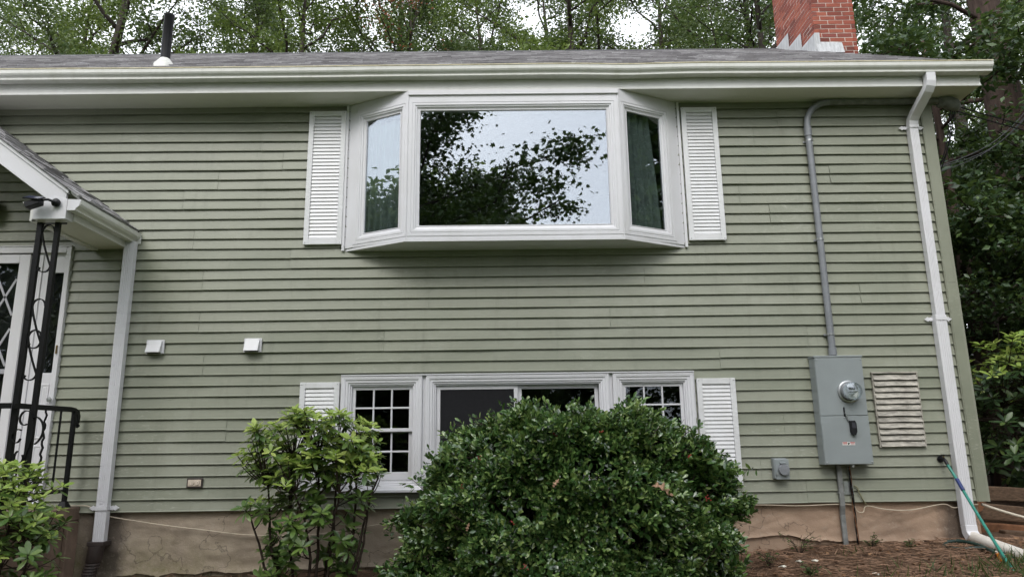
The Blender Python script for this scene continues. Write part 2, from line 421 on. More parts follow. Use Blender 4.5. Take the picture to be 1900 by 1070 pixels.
def cloudmesh(name, T, TF, P, A, N, S, mat, smooth=False):
    T = np.array(T, float); TF = np.array(TF, int); n = len(P)
    B = basis(A, N)
    V = np.einsum('nij,kj->nki', B, T) * S[:, None, None] + P[:, None, :]
    F = TF[None] + (np.arange(n) * len(T))[:, None, None]
    return npmesh(name, V.reshape(-1, 3), F.reshape(-1, TF.shape[1]), mat, smooth)
LEAF2 = ([(0, 0, 0), (.45, .27, .06), (1, 0, -.04), (.45, -.27, .06)], [(0, 3, 2), (0, 2, 1)])
LEAF4 = ([(0, 0, 0), (.42, .25, .06), (.42, -.25, .06), (.5, 0, 0), (1, 0, -.05)], [(0, 3, 1), (0, 2, 3), (3, 4, 1), (3, 2, 4)])
LEAF8 = ([(0, 0, 0), (.25, .13, .035), (.25, 0, .0), (.25, -.13, .035), (.62, .195, .02), (.62, 0, -.02), (.62, -.195, .02), (.88, .11, -.02), (.88, 0, -.05), (.88, -.11, -.02), (1, 0, -.08)],
         [(0, 2, 1), (0, 3, 2), (1, 2, 5), (1, 5, 4), (2, 3, 6), (2, 6, 5), (4, 5, 8), (4, 8, 7), (5, 6, 9), (5, 9, 8), (7, 8, 10), (8, 9, 10)])
MAPLE = ([(0, 0, 0), (.12, .42, .03), (.38, .26, 0), (.62, .52, .04), (.66, .16, 0), (1, 0, -.06), (.66, -.16, 0), (.62, -.52, .04), (.38, -.26, 0), (.12, -.42, .03)],
         [(0, 2, 1), (0, 4, 2), (2, 4, 3), (4, 6, 5), (0, 6, 4), (0, 8, 6), (6, 8, 7), (0, 9, 8)])
def rot_from(a, n):
    a = Vector(a).normalized(); n = Vector(n); n = (n - a * n.dot(a)).normalized(); b = n.cross(a)
    return Matrix(((a.x, b.x, n.x), (a.y, b.y, n.y), (a.z, b.z, n.z))).to_quaternion()

# ------------------------------------------------------------------ ground
_bx = np.array([-60, -9, -4, -1.5, 2.2, 3, 4, 6, 60.]); _bz = np.array([-.6, -.6, -.60, -.53, -.415, -.365, -.335, -.33, -.3])
def gz(x, y):
    b = np.interp(x, _bx, _bz)
    return np.where(np.asarray(y) < 0, np.maximum(b + .075 * np.asarray(y), -1.0), b + .01 * np.minimum(np.asarray(y), 60))
def G(x, y): return float(gz(x, y))
xs = np.concatenate([np.linspace(-260, -12, 14), np.linspace(-10, 10, 161), np.linspace(12, 260, 14)])
ys = np.concatenate([np.linspace(-260, -8, 14), np.linspace(-7, 3, 101), np.linspace(4, 260, 20)])
X, Y = np.meshgrid(xs, ys); rg = np.random.default_rng(3)
near = (np.abs(X) < 9) & (Y > -6.5) & (Y < 2.5)
Z = gz(X, Y) + np.where(near, .018 * np.sin(X * 5.1 + Y * 3) * np.sin(Y * 6.3 - X * 2) + rg.normal(0, .006, X.shape), 0)
V = np.stack([X, Y, Z], -1).reshape(-1, 3); nx = len(xs); ny = len(ys)
ii = (np.arange(ny - 1)[:, None] * nx + np.arange(nx - 1)[None]).ravel()
F = np.stack([ii, ii + 1, ii + nx + 1, ii + nx], 1)
structure(link(bpy.data.objects.new('ground', npmesh('ground', V, F, M_SOIL, True))))

# ------------------------------------------------------------------ house
house = thing('house', (0, 0, -.4), 'sage green clapboard house with white bay window, shutters and grey shingled roof', 'house')
EX = .1016
wall = part_empty('wall', (0, 0, 0), house)
# backing walls (the plane the siding hangs on), open at windows and door
bw = MB()
XL, XR = -9.5, 4.325
def backing(x0, x1, z0, z1): bw.box(x0, x1, 0.0, .10, z0, z1)
backing(XL, -5.75, .0, 4.0); backing(-5.75, -4.22, 2.45, 4.0); backing(-4.22, -1.56, 0, 4.0); backing(1.725, XR - .1, 0, 4.0)
backing(-1.56, 1.725, 0, .20); backing(-1.56, 1.725, 1.15, 2.42); backing(-1.56, 1.725, 3.9, 4.0); backing(-5.75, -4.22, 0, .05)
bw.build('sheathing', M_PAVE, wall)
side = MB(); side.add([(XR, .0, 0), (XR, 7.4, 0), (XR, 7.4, 4.05), (XR, 3.6, 6.5), (XR, .0, 4.05), (XR - .1, .0, 0), (XR - .1, 7.4, 0), (XR - .1, 7.4, 4.05), (XR - .1, 3.6, 6.5), (XR - .1, .0, 4.05)],
    [(0, 1, 2, 3, 4), (9, 8, 7, 6, 5), (0, 5, 6, 1), (1, 6, 7, 2), (2, 7, 8, 3), (3, 8, 9, 4), (4, 9, 5, 0)])
side.build('gable_wall', M_PAVE, wall)
MB().box(XL, XR - .1, 7.3, 7.4, 0, 4.05).build('back_wall', M_PAVE, wall)
MB().box(XL, XL + .1, .1, 7.3, 0, 4.05).build('end_wall', M_PAVE, wall)

rs = random.Random(11)
def course_profile(k, dz=0):
    z0 = k * EX
    # back-to-front: nail line, face sloping out to the butt, rolled lip, open cavity behind the lip
    return [(-.0005, z0 + EX + .008), (-.0015, z0 + EX + .000), (-.0040, z0 + EX - .0035), (-.0180, z0 + .0150), (-.0215, z0 + .0100), (-.0220, z0 + .0062), (-.0208, z0 + .0038), (-.0180, z0 + .0042), (-.0175, z0 + .009), (-.0145, z0 + .021), (-.0005, z0 + .023)]
def cuts(k):
    z0, z1 = k * EX, k * EX + EX
    c = []
    if 24 <= k <= 37: c.append((-1.555, 1.72))
    if 2 <= k <= 10: c.append((-1.51, 1.69))
    if 1 <= k <= 23: c.append((-5.72, -4.205))
    return c
KNOWN = {11: [-2.1], 10: [-2.93, 1.33], 9: [-.75, 3.4], 8: [-2.93, .98], 7: [-1.17, 2.85], 6: [-2.86, 2.0], 5: [1.35], 12: [-3.05], 4: [-3.6, 3.7], 3: [-2.6, 2.55], 13: [2.6], 2: [], 1: [2.3], 0: [-1.9, 2.7]}
def intervals(k, seams):
    xs = [(XL + .02, 4.232)]
    for a, b in cuts(k):
        nx = []
        for p, q in xs:
            if b <= p or a >= q: nx.append((p, q)); continue
            if a > p: nx.append((p, a))
            if b < q: nx.append((b, q))
        xs = nx
    for sx in seams:
        nx = []
        for p, q in xs:
            if p + .1 < sx < q - .1: nx += [(p, sx - .002), (sx + .002, q)]
            else: nx.append((p, q))
        xs = nx
    return xs
for r in range(20):
    seams = KNOWN.get(r, [rs.uniform(-3.4, -2.2), rs.uniform(2.3, 3.8)]) + [rs.uniform(-7.5, -6)]
    ks = [2 * r, 2 * r + 1] if r < 19 else [38]
    groups = [ks] if len(ks) == 2 and cuts(ks[0]) == cuts(ks[1]) else [[k] for k in ks]
    for g in groups:
        for (p, q) in intervals(g[0], seams):
            m = MB(); dy = rs.uniform(-.0012, .0008); dz = rs.uniform(-.0015, .0015); ph = rs.uniform(0, 6)
            n = max(2, int((q - p) / .22)); xx = [p + (q - p) * i / n for i in range(n + 1)]
            for k in g:
                m.extr(course_profile(k), p, q, 'x', closed=False, xs=xx, wob=lambda x: (dy + .0020 * math.sin(x * 3.1 + ph) + .0012 * math.sin(x * 9.7 + ph * 2), dz + .0016 * math.sin(x * 1.7 + ph)))
            m.build('siding_panel', M_SIDE, wall)
MB().box(4.235, 4.325, -.034, -.001, -.005, 2.02).build('corner_board', M_SIDE, wall, bevel=.004)
MB().box(4.235, 4.325, -.032, -.001, 2.021, 3.93).build('corner_board', M_SIDE, wall, bevel=.004)
MB().box(4.2255, 4.2345, -.030, -.001, -.003, 3.93).build('corner_channel', M_SIDE, wall)
MB().box(4.3251, 4.345, -.030, .09, -.005, 3.93).build('corner_board', M_SIDE, wall)

# ---- foundation: cast base, ragged stucco skin over it
fnd = part_empty('foundation', (0, 0, -.3), house)
b = MB(); b.box(XL, 4.27, .045, .35, -1.2, -.002); b.build('footing', M_STUC, fnd)
b = MB(); b.box(4.0, 4.27, .36, 7.35, -1.2, -.002); b.build('footing', M_STUC, fnd)
b = MB(); rgn = np.random.default_rng(5)
ex = np.array([-9.5, -4, -3.4, -3.08, -2.6, -1.8, -.5, 1, 2.19, 2.44, 2.77, 3.16, 3.64, 4.03, 4.26]); ez = np.array([-.56, -.56, -.535, -.53, -.522, -.5, -.48, -.4, -.285, -.271, -.322, -.336, -.348, -.353, -.35])
xx = np.arange(-9.5, 4.2601, .02); walk = np.cumsum(rgn.normal(0, .0035, len(xx))); walk -= np.convolve(walk, np.ones(30) / 30, 'same')
zb = np.interp(xx, ex, ez) + walk + rgn.normal(0, .002, len(xx))
thick = .014 + .012 * np.clip(np.sin(xx * 2.3) + np.sin(xx * 5.1 + 1), 0, 2) / 2
NR = 22; rsn = np.random.default_rng(6)
wav = [(rsn.uniform(-16, 16), rsn.uniform(-45, 45), rsn.uniform(0, 6.3), rsn.uniform(.4, 1)) for _ in range(14)]      # trowel sweeps
wav2 = [(rsn.uniform(-70, 70), rsn.uniform(-90, 90), rsn.uniform(0, 6.3), rsn.uniform(.2, .5)) for _ in range(12)]
def relief(x, z):
    a = sum(w * np.sin(kx * x + kz * z + p + 1.3 * np.sin(x * 2.1)) for kx, kz, p, w in wav); c = sum(w * np.sin(kx * x + kz * z + p) for kx, kz, p, w in wav2)
    return .0020 * np.abs(a) + .0014 * c
for i in range(len(xx)):
    x = xx[i]
    for k in range(NR):
        u = k / (NR - 1); z_ = -.004 + (zb[i] + .004) * u; yo = .030 + .004 * math.sin(x * 3.3) - float(relief(x, z_))
        e = max(0, (u - .86) / .14); yo -= thick[i] * e ** 2
        b.V.append((x, yo, z_))
    b.V.append((x, .046, zb[i] + .003))
for i in range(len(xx) - 1):
    for j in range(NR):
        a = i * (NR + 1) + j; b.F.append((a, a + 1, a + NR + 2, a + NR + 1))
b.build('stucco_coat', M_STUC, fnd, smooth=True)

# ---- soffit, fascia, gutter
eave = part_empty('eave', (0, -.3, 4.0), house)
MB().box(XL, 4.675, -.318, -.0005, 3.935, 3.950).build('soffit', M_SOFF, eave)
MB().extr([(-.300, 4.13), (-.300, 3.955), (-.318, 3.930), (-.328, 3.930), (-.328, 3.945), (-.322, 3.952), (-.322, 4.13)], XL, 4.677, 'x').build('fascia', M_TRIM, eave)
gx = list(np.linspace(XL, 4.75, 120))
def sag(x): return (0, .003 * math.sin(x * .9 + 1) - .010 * math.exp(-((x - 1.2) / .35) ** 2) + .0008 * math.sin(x * 4))
gut = part_empty('gutter', (0, -.38, 4.1), house)
MB().extr([(-.326, 4.138), (-.326, 4.042), (-.405, 4.042), (-.409, 4.046), (-.409, 4.062), (-.414, 4.070), (-.430, 4.085), (-.438, 4.10), (-.440, 4.136), (-.437, 4.136), (-.435, 4.102), (-.427, 4.089), (-.411, 4.074), (-.405, 4.066), (-.403, 4.048), (-.330, 4.048), (-.330, 4.138)], 0, 0, 'x', xs=gx, wob=sag).build('trough', M_GUT, gut)
MB().extr([(-.4445, 4.137), (-.4445, 4.147), (-.428, 4.149), (-.428, 4.137)], 0, 0, 'x', xs=gx, wob=sag).build('rim', M_RIM, gut)
MB().extr([(-.326, 4.043), (-.405, 4.043), (-.409, 4.062), (-.430, 4.085), (-.440, 4.10), (-.442, 4.148), (-.326, 4.148)], 4.7505, 4.754, 'x').build('end_cap', M_GUT, gut)
# rake overhang at the right gable
sl = .6307
def roofz(y): return 4.165 + sl * (y + .38)
rk = MB()
for (y0, y1) in ((-.32, 3.6),):
    rk.hexa([(4.345, y0, roofz(y0) - .21), (4.675, y0, roofz(y0) - .21), (4.675, y1, roofz(y1) - .16), (4.345, y1, roofz(y1) - .16),
             (4.345, y0, roofz(y0) - .03), (4.675, y0, roofz(y0) - .03), (4.675, y1, roofz(y1) - .02), (4.345, y1, roofz(y1) - .02)])
rk.build('rake_board', M_TRIM, eave)

# ---- main roof: deck plus overlapping tabs
roof = part_empty('roof', (-2, 1.6, 5), house)
dk = MB(); dk.add([(XL - .2, -.35, roofz(-.35) - .03), (4.70, -.35, roofz(-.35) - .03), (4.70, 3.6, roofz(3.6) - .02), (XL - .2, 3.6, roofz(3.6) - .02), (4.70, 7.6, roofz(-.35) - .06), (XL - .2, 7.6, roofz(-.35) - .06)], [(0, 1, 2, 3), (3, 2, 4, 5)])
dk.build('roof_deck', M_ROOF, roof)
def tabs(mb, org, ax, up, nrm, length, run, expo, rnd, ragged=0):
    org, ax, up, nrm = Vector(org), Vector(ax), Vector(up), Vector(nrm)
    rows = int(run / expo) + 1
    for j in range(rows):
        s0 = j * expo; s1 = min(s0 + expo * 1.25, run); x = -rnd.uniform(0, .3)
        while x < length:
            w = rnd.choice((.12, .16, .20, .26, .32)); t = rnd.uniform(.005, .016) ; a = max(x, 0); c = min(x + w, length)
            if c - a > .01:
                d = rnd.uniform(-.008, .008)
                p = [org + ax * a + up * (s0 + d), org + ax * (c - .003) + up * (s0 + d), org + ax * (c - .003) + up * s1, org + ax * a + up * s1]
                mb.add([p[0] + nrm * t, p[1] + nrm * t, p[2], p[3], p[0] - nrm * .004, p[1] - nrm * .004], [(0, 1, 2, 3), (0, 4, 5, 1), (0, 3, 4), (1, 5, 2)])
            x += w
cs = 1 / math.hypot(1, sl)
tb = MB(); tabs(tb, (XL - .2, -.385, roofz(-.385) + .002), (1, 0, 0), (0, cs, sl * cs), (0, -sl * cs, cs), 14.2 - .0, 3.985 / cs, .143, rs)
stuff(tb.build('shingles', M_ROOF, roof))
MB().extr([(3.45, roofz(3.45) + .015), (3.6, roofz(3.6) + .026), (3.75, roofz(3.45) + .015), (3.75, roofz(3.45) + .008), (3.6, roofz(3.6) + .016), (3.45, roofz(3.45) + .008)], XL - .2, 4.70, 'x').build('ridge_cap', plain('dark_ridge', (.05, .05, .05), .9, .3, 8), roof)

# ---- chimney (outside the right gable): mortar core, bricks, lead flashing
chim = part_empty('chimney', (4.66, 2.95, 5), house)
CX0, CX1, CY0, CY1 = 4.372, 4.958, 2.30, 3.60
MB().box(CX0 + .0055, CX1 - .0055, CY0 + .0055, CY1 - .0055, -.6, 8.25).build('mortar_core', M_MORT, chim)
bl, bh, bd, jt = .203, .0575, .09, .0102
brick_me = []
for q in range(6):
    m = MB(); j = lambda: rs.uniform(-.0022, .0022)
    pts = [(-bl / 2 + j(), -.012 + j(), -bh / 2 + j()), (bl / 2 + j(), -.012 + j(), -bh / 2 + j()), (bl / 2, .05, -bh / 2), (-bl / 2, .05, -bh / 2), (-bl / 2 + j(), -.012 + j(), bh / 2 + j()), (bl / 2 + j(), -.012 + j(), bh / 2 + j()), (bl / 2, .05, bh / 2), (-bl / 2, .05, bh / 2)]
    m.hexa(pts); brick_me.append(rawmesh('brick', m.V, m.F, M_BRICK))
qF = Matrix.Identity(3).to_quaternion(); qL = Matrix.Rotation(-math.pi / 2, 3, 'Z').to_quaternion()
bulk = MB(); nb = 0
row = 0; z = -.45
def bricks_along(length, off):
    out = []; s = -off
    while s < length - .01:
        a, c = max(s, 0), min(s + bl, length)
        if c - a > .04: out.append((a, c))
        s += bl + jt
    return out
while z < 8.2:
    off = (bl + jt) / 2 * (row % 2)
    vis_f = 5.72 < z < 6.82; vis_l = 5.72 < z < 7.70
    for (a, c) in bricks_along(CX1 - CX0, off):
        if vis_f:
            o = put('brick', rs.choice(brick_me), chim, (CX0 + (a + c) / 2, CY0 + .014, z), qF); o.scale = ((c - a) / bl, 1, 1)
        else: bulk.box(CX0 + a, CX0 + c, CY0 - .006, CY0 + .05, z - bh / 2, z + bh / 2)
    for (a, c) in bricks_along(CY1 - CY0, (bl + jt) / 2 - off):
        yb, yf = CY1 - c, CY1 - a
        if vis_l and z + .08 > roofz(yb):
            o = put('brick', rs.choice(brick_me), chim, (CX0 + .014, (yb + yf) / 2, z), qL); o.scale = ((c - a) / bl, 1, 1)
        else: bulk.box(CX0 - .006, CX0 + .05, yb, yf, z - bh / 2, z + bh / 2)
        bulk.box(CX1 - .05, CX1 + .006, yb, yf, z - bh / 2, z + bh / 2)
    z += bh + jt; row += 1
stuff(bulk.build('brickwork', M_BRICKJ, chim))
MB().box(CX0 - .05, CX1 + .05, CY0 - .05, CY1 + .05, 8.251, 8.35).build('crown_slab', M_MORT, chim, bevel=.01)
for (y0, y1, hh) in ((2.285, 2.70, .20), (2.705, 3.12, .21), (3.125, 3.55, .22)):
    zt = roofz(y1) + .05
    MB().hexa([(4.345, y0, roofz(y0)), (4.364, y0, roofz(y0)), (4.364, y1, roofz(y1)), (4.345, y1, roofz(y1)), (4.357, y0, roofz(y0) + .27 + .02), (4.364, y0, roofz(y0) + .27 + .02), (4.364, y1, roofz(y0) + .27 + .05), (4.357, y1, roofz(y0) + .27 + .05)]).build('step_flashing', M_LEAD, chim)
MB().hexa([(4.366, 2.24, roofz(2.24)), (4.74, 2.24, roofz(2.24)), (4.74, 2.293, roofz(2.27)), (4.366, 2.293, roofz(2.27)), (4.366, 2.284, roofz(2.3) + .15), (4.735, 2.284, roofz(2.3) + .14), (4.735, 2.293, roofz(2.3) + .14), (4.366, 2.293, roofz(2.3) + .15)]).build('front_flashing', M_LEAD, chim)
MB().box(4.357, 4.43, 2.276, 2.283, roofz(2.28) - .02, roofz(2.28) + .30).build('corner_flashing', M_LEAD, chim)

# ---- plumbing vent
vp = thing('vent_pipe', (-3.60, .17, 4.5), 'black plumbing vent pipe with white flange standing on the roof', 'vent pipe')
vz = roofz(.17)
MB().lathe([(.049, 0), (.049, .57), (.053, .575), (.053, .60), (.041, .60), (.041, .5)], (-3.60, .17, vz), 'z', 24).build('pipe', M_BLACK, vp, smooth=True)
MB().lathe([(.115, -.08), (.105, .0), (.075, .04), (.056, .065), (.051, .075)], (-3.60, .17, vz), 'z', 24).build('flange', plain('flange_white', (.62, .62, .58), .5, .25, 14), vp, smooth=True)

# ------------------------------------------------------------------ bay window
BX = .0825; BW0, BW1, BF0, BF1, BYF = -1.585, 1.75, -.937, 1.103, -.32
bay = part_empty('bay_window', (BX, -.2, 2.4), house)
FR = [(0, .005), (0, -.016), (.030, -.016), (.034, -.012), (.038, -.016), (.058, -.016), (.062, -.008), (.075, -.006), (.078, .004), (.098, .012), (.100, .035)]
SASH_IN = .100
def bay_panel(Mx, width, glass, zb, zt, nm):
    """panel in its own plane: local x along width, -y outwards; boards round a moulded frame round the glass"""
    g0, g1, gz0, gz1 = glass
    f0, f1, z0, z1 = g0 - SASH_IN, g1 + SASH_IN, gz0 - SASH_IN, gz1 + SASH_IN
    m = MB(); m.frame(f0, f1, z0, z1, FR); m.xf(Mx).build('frame', M_VINYL, bay)
    for (a, c, e, h) in ((0.0, f0 - .001, zb, zt), (f1 + .001, width, zb, zt), (f0, f1, zb, z0 - .001), (f0, f1, z1 + .001, zt)):
        if c - a > .004 and h - e > .004:
            MB().box(a, c, -.012, .035, e, h).xf(Mx).build('surround_board', M_VINYL, bay, bevel=.002)
    MB().frame(g0 - .002, g1 + .002, gz0 - .002, gz1 + .002, [(0, .012), (0, .008), (.006, .006), (.010, .012), (.010, .022)]).xf(Mx).build('glazing_bead', M_VINYL, bay)
    MB().box(g0 + .002, g1 - .002, .020, .026, gz0 + .002, gz1 - .002).xf(Mx).build('pane', M_GLASS, bay)
def plane_mat(p, q):
    p, q = Vector((*p, 0)), Vector((*q, 0)); ax = (q - p).normalized(); yn = Vector((-ax.y, ax.x, 0))
    return Matrix(((ax.x, yn.x, 0, p.x), (ax.y, yn.y, 0, p.y), (0, 0, 1, 0), (0, 0, 0, 1))), (q - p).length
Mc, wc = plane_mat((BF0, BYF), (BF1, BYF))
bay_panel(Mc, wc, (-.832 - BF0 + .005, .990 - BF0, 2.556, 3.735), 2.430, 3.92, 'c')
Ml, wsd = plane_mat((BW0, 0), (BF0, BYF))
bay_panel(Ml, wsd, (.215, .630, 2.556, 3.735), 2.430, 3.934, 'l')
Mr, _ = plane_mat((BF1, BYF), (BW1, 0))
bay_panel(Mr, wsd, (wsd - .630, wsd - .215, 2.556, 3.735), 2.430, 3.934, 'r')
# seat board, underside, mullion posts, head
poly = [(BW0 - .004, 0.0), (BF0 - .010, BYF - .018), (BF1 + .010, BYF - .018), (BW1 + .004, 0.0)]
MB().extr(poly, 2.403, 2.429, 'z').build('seat_board', M_VINYL, bay)
MB().extr([(BW0 + .05, .0), (BF0 + .02, BYF + .04), (BF1 - .02, BYF + .04), (BW1 - .05, .0)], 3.86, 3.93, 'z').build('head_board', M_VINYL, bay)
for px in (BF0, BF1):
    MB().lathe([(.017, 2.43), (.017, 3.93)], (px, BYF + .006, 0), 'z', 10).build('corner_mullion', M_VINYL, bay, smooth=True)
MB().box(BF0 + .0, BF1 - .0, BYF - .030, BYF - .013, 3.878, 3.925).build('head_trim', M_VINYL, bay, bevel=.003)
for px, s in ((BW0 - .004, -1), (BW1 + .004, 1)):
    MB().box(px - .012, px + .012, -.04, -.001, 2.405, 3.93).build('wall_channel', M_VINYL, bay)
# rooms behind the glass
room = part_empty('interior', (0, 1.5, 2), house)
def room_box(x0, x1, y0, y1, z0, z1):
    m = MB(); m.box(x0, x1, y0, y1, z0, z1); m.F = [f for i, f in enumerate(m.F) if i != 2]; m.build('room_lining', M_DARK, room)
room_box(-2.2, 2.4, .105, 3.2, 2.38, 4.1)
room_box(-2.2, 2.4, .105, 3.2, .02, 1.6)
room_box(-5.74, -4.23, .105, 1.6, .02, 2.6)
def curtain(pts, z0, z1, folds, amp, gather=0):
    P = [Vector((*p, 0)) for p in pts]; m = MB(); n = 90; nz = 10
    L = (P[1] - P[0]); nrm = Vector((-L.y, L.x, 0)).normalized()
    for i in range(n + 1):
        for k in range(nz + 1):
            t = i / n; w = k / nz; zz = z1 + (z0 - z1) * w
            g = 1 - gather * (1 - w) ** 1.4
            q = P[0] + L * (t * g) + nrm * (amp * math.sin(t * folds * 6.283 + .8 * math.sin(t * 9)) * (.5 + .5 * w))
            m.V.append((q.x, q.y, zz))
    for i in range(n):
        for k in range(nz):
            a = i * (nz + 1) + k; m.F.append((a, a + 1, a + nz + 2, a + nz + 1))
    o = m.build('curtain', M_CURT, room, smooth=True)
    s = o.modifiers.new('thick', 'SOLIDIFY'); s.thickness = .003
curtain([(1.10, -.225), (1.53, -.025)], 2.44, 3.80, 5, .026, .22)
curtain([(-1.02, -.20), (-1.40, -.03)], 2.44, 3.70, 5, .024, .12)

# ---- shutters
def shutter(x0, x1, z0, z1):
    s = part_empty('shutter', ((x0 + x1) / 2, -.03, z0), house)
    st = .050
    MB().box(x0, x0 + st, -.052, -.0195, z0, z1).build('stile', M_SHUT, s, bevel=.003)
    MB().box(x1 - st, x1, -.052, -.0195, z0, z1).build('stile', M_SHUT, s, bevel=.003)
    MB().box(x0 + st, x1 - st, -.051, -.0195, z1 - .055, z1 - .001).build('rail', M_SHUT, s, bevel=.003)
    MB().box(x0 + st, x1 - st, -.051, -.0195, z0 + .001, z0 + .065).build('rail', M_SHUT, s, bevel=.003)
    MB().box(x0 + st, x1 - st, -.026, -.0215, z0 + .065, z1 - .055).build('backing', M_SHUT, s)
    za, zb = z0 + .068, z1 - .056; n = round((zb - za) / .0370); p = (zb - za) / n
    me = None
    for i in range(n):
        zz = za + i * p; c = ((x0 + x1) / 2, -.038, zz + p / 2); hw = (x1 - x0) / 2 - st - .001
        if me is None:
            m = MB(); m.extr([(-.0070, -p * .5 + .001), (.0035, p * .5 + .000), (.0045, p * .5 - .003), (.002, p * .1 - .004), (-.0030, -p * .5 - .001)], -hw, hw, 'x')
            m.V = [(x, y, z_) for (x, y, z_) in m.V]; me = rawmesh('slat', m.V, m.F, M_SHUT)
        put('slat', me, s, c)
    for sx in (x0 + .018, x1 - .018):
        for sz in (z0 + .02, z1 - .02):
            MB().lathe([(.005, 0), (.0045, -.003), (.001, -.004)], (sx, -.0525, sz), 'y', 8).build('screw', M_GALV, s)
shutter(-1.973, -1.602, 2.468, 3.866); shutter(1.782, 2.144, 2.468, 3.869)
shutter(-1.932, -1.566, .168, 1.140); shutter(1.756, 2.116, .170, 1.133)

# ---- lower windows
CAS = [(0, -.004), (0, -.050), (.012, -.056), (.035, -.052), (.040, -.044), (.060, -.044), (.066, -.034), (.078, -.034), (.082, -.022), (.092, -.022), (.095, .0)]
def lower_unit(x0, x1, kind):
    w = part_empty('window', ((x0 + x1) / 2, -.03, .15), house)
    z0, z1 = .150, 1.192
    MB().frame(x0, x1, z0, z1, CAS).build('casing', M_VINYL, w)
    i0, i1, iz0, iz1 = x0 + .0955, x1 - .0955, z0 + .0955, z1 - .0955
    def rect_frame(a, c, e, h, t, y0, y1, nm='sash', tb=None):
        m = MB(); tb = tb or t
        m.box(a, a + t, y0, y1, e, h); m.box(c - t, c, y0, y1, e, h); m.box(a + t, c - t, y0, y1, h - t, h); m.box(a + t, c - t, y0, y1, e, e + tb)
        m.build(nm, M_VINYL, w, bevel=.002)
    if kind == 'hung':
        g0, g1 = x0 + .125, x1 - .120; zt, zb, zm = 1.083, .322, .697
        rect_frame(i0, i1, zm - .014, iz1, .030, .000, .028)
        rect_frame(i0, i1, iz0, zm + .012, .034, .030, .056, 'sash', .075)
        MB().box(g0 - .004, g1 + .004, .012, .018, zm + .014, zt + .006).build('pane', M_GLASS2, w)
        MB().box(g0 - .004, g1 + .004, .042, .047, zb - .006, zm - .012).build('pane', M_GLASS2, w)
        for (e, h, yy) in ((zm + .016, zt, .004), (zb, zm - .014, .034)):
            for t in (1, 2):
                xm = g0 + (g1 - g0) * t / 3
                MB().extr([(xm - .009, yy + .004), (xm - .005, yy - .004), (xm + .005, yy - .004), (xm + .009, yy + .004)], e, h, 'z').build('muntin', M_VINYL, w)
            zm2 = (e + h) / 2
            MB().extr([(yy + .0045, zm2 - .009), (yy - .005, zm2 - .005), (yy - .005, zm2 + .005), (yy + .0045, zm2 + .009)], g0, g1, 'x').build('muntin', M_VINYL, w)
    else:
        xm = .071
        rect_frame(i0, xm + .018, iz0, iz1, .036, .0, .024); rect_frame(xm + .0185, i1, iz0, iz1, .036, .026, .050)
        MB().box(i0 + .034, xm - .016, .004, .007, iz0 + .034, iz1 - .034).build('insect_screen', M_SCREEN, w)
        MB().box(i0 + .034, xm - .016, .018, .023, iz0 + .034, iz1 - .034).build('pane', M_GLASS2, w)
        MB().box(xm + .052, i1 - .034, .036, .042, iz0 + .034, iz1 - .034).build('pane', M_GLASS2, w)
    MB().extr([(-.020, .150), (-.075, .146), (-.075, .168), (-.066, .176), (-.0565, .200), (-.020, .200)], x0 - .004, x1 + .004, 'x').build('sill', M_VINYL, w, bevel=.002)
    return w
lower_unit(-1.548, -.797, 'hung'); lower_unit(-.765, .941, 'slide'); lower_unit(.974, 1.731, 'hung')
MB().box(-1.552, 1.735, -.062, -.004, 1.193, 1.203).build('head_flashing', M_VINYL, house)
for xm in (-.781, .9575): MB().box(xm - .014, xm + .014, -.030, -.004, .153, 1.191).build('mullion_strip', M_VINYL, house)
MB().box(-1.558, -1.549, -.030, -.004, .150, 1.192).build('j_channel', M_VINYL, house)
MB().box(1.732, 1.741, -.030, -.004, .150, 1.192).build('j_channel', M_VINYL, house)

# ------------------------------------------------------------------ front door and sidelight
door = part_empty('front_door', (-4.7, -.03, .06), house)
MB().box(-4.246, -4.200, -.050, -.003, .06, 2.474).build('casing', M_VINYL, door, bevel=.004)
MB().box(-5.80, -4.247, -.052, -.003, 2.415, 2.476).build('casing', M_VINYL, door, bevel=.004)
MB().box(-5.80, -4.2, -.058, -.004, 2.4765, 2.486).build('drip_cap', M_VINYL, door)
MB().box(-4.58, -4.380, -.020, .06, .06, 2.414).build('mullion_post', M_VINYL, door, bevel=.003)
MB().box(-4.51, -4.47, -.032, -.021, .06, 2.40).build('mullion_bead', M_VINYL, door, bevel=.004)
MB().box(-4.379, -4.248, -.012, .05, 2.225, 2.414).build('sidelight_head', M_VINYL, door, bevel=.003)
MB().box(-4.379, -4.248, -.012, .05, .06, 1.262).build('sidelight_panel', M_VINYL, door, bevel=.003)
for (e, h) in ((.22, .60), (.66, 1.16)):
    MB().frame(-4.355, -4.272, e, h, [(0, -.0125), (.004, -.020), (.014, -.020), (.020, -.013), (.03, -.016), (.041, -.016)]).build('moulded_panel', M_VINYL, door)
MB().box(-4.362, -4.256, .012, .017, 1.262, 2.225).build('sidelight_pane', M_GLASS2, door)
def lattice(x0, x1, z0, z1, dx, dz, y, wd, mat, parent, zoff=0):
    for sgn in (1, -1):
        k = -30
        while k < 60:
            # line x = x0 + t, z = z0 + zoff + k*dz + sgn*t*dz/dx, clipped to the rectangle
            pts = []
            n = 60
            seg = None
            for i in range(n + 1):
                x = x0 + (x1 - x0) * i / n; zz = z0 + zoff + k * dz + sgn * (x - x0) * dz / dx
                if z0 <= zz <= z1:
                    if seg is None: seg = [(x, y, zz), (x, y, zz)]
                    else: seg[1] = (x, y, zz)
            if seg and (Vector(seg[1]) - Vector(seg[0])).length > .02:
                MB().tube(seg, 0, sq=(wd, .003)).build('lattice_bar', mat, parent)
            k += 1
lattice(-4.362, -4.256, 1.27, 2.22, .085, .125, .022, .0028, plain('dull_lead_came', (.09, .085, .07), .6), door)
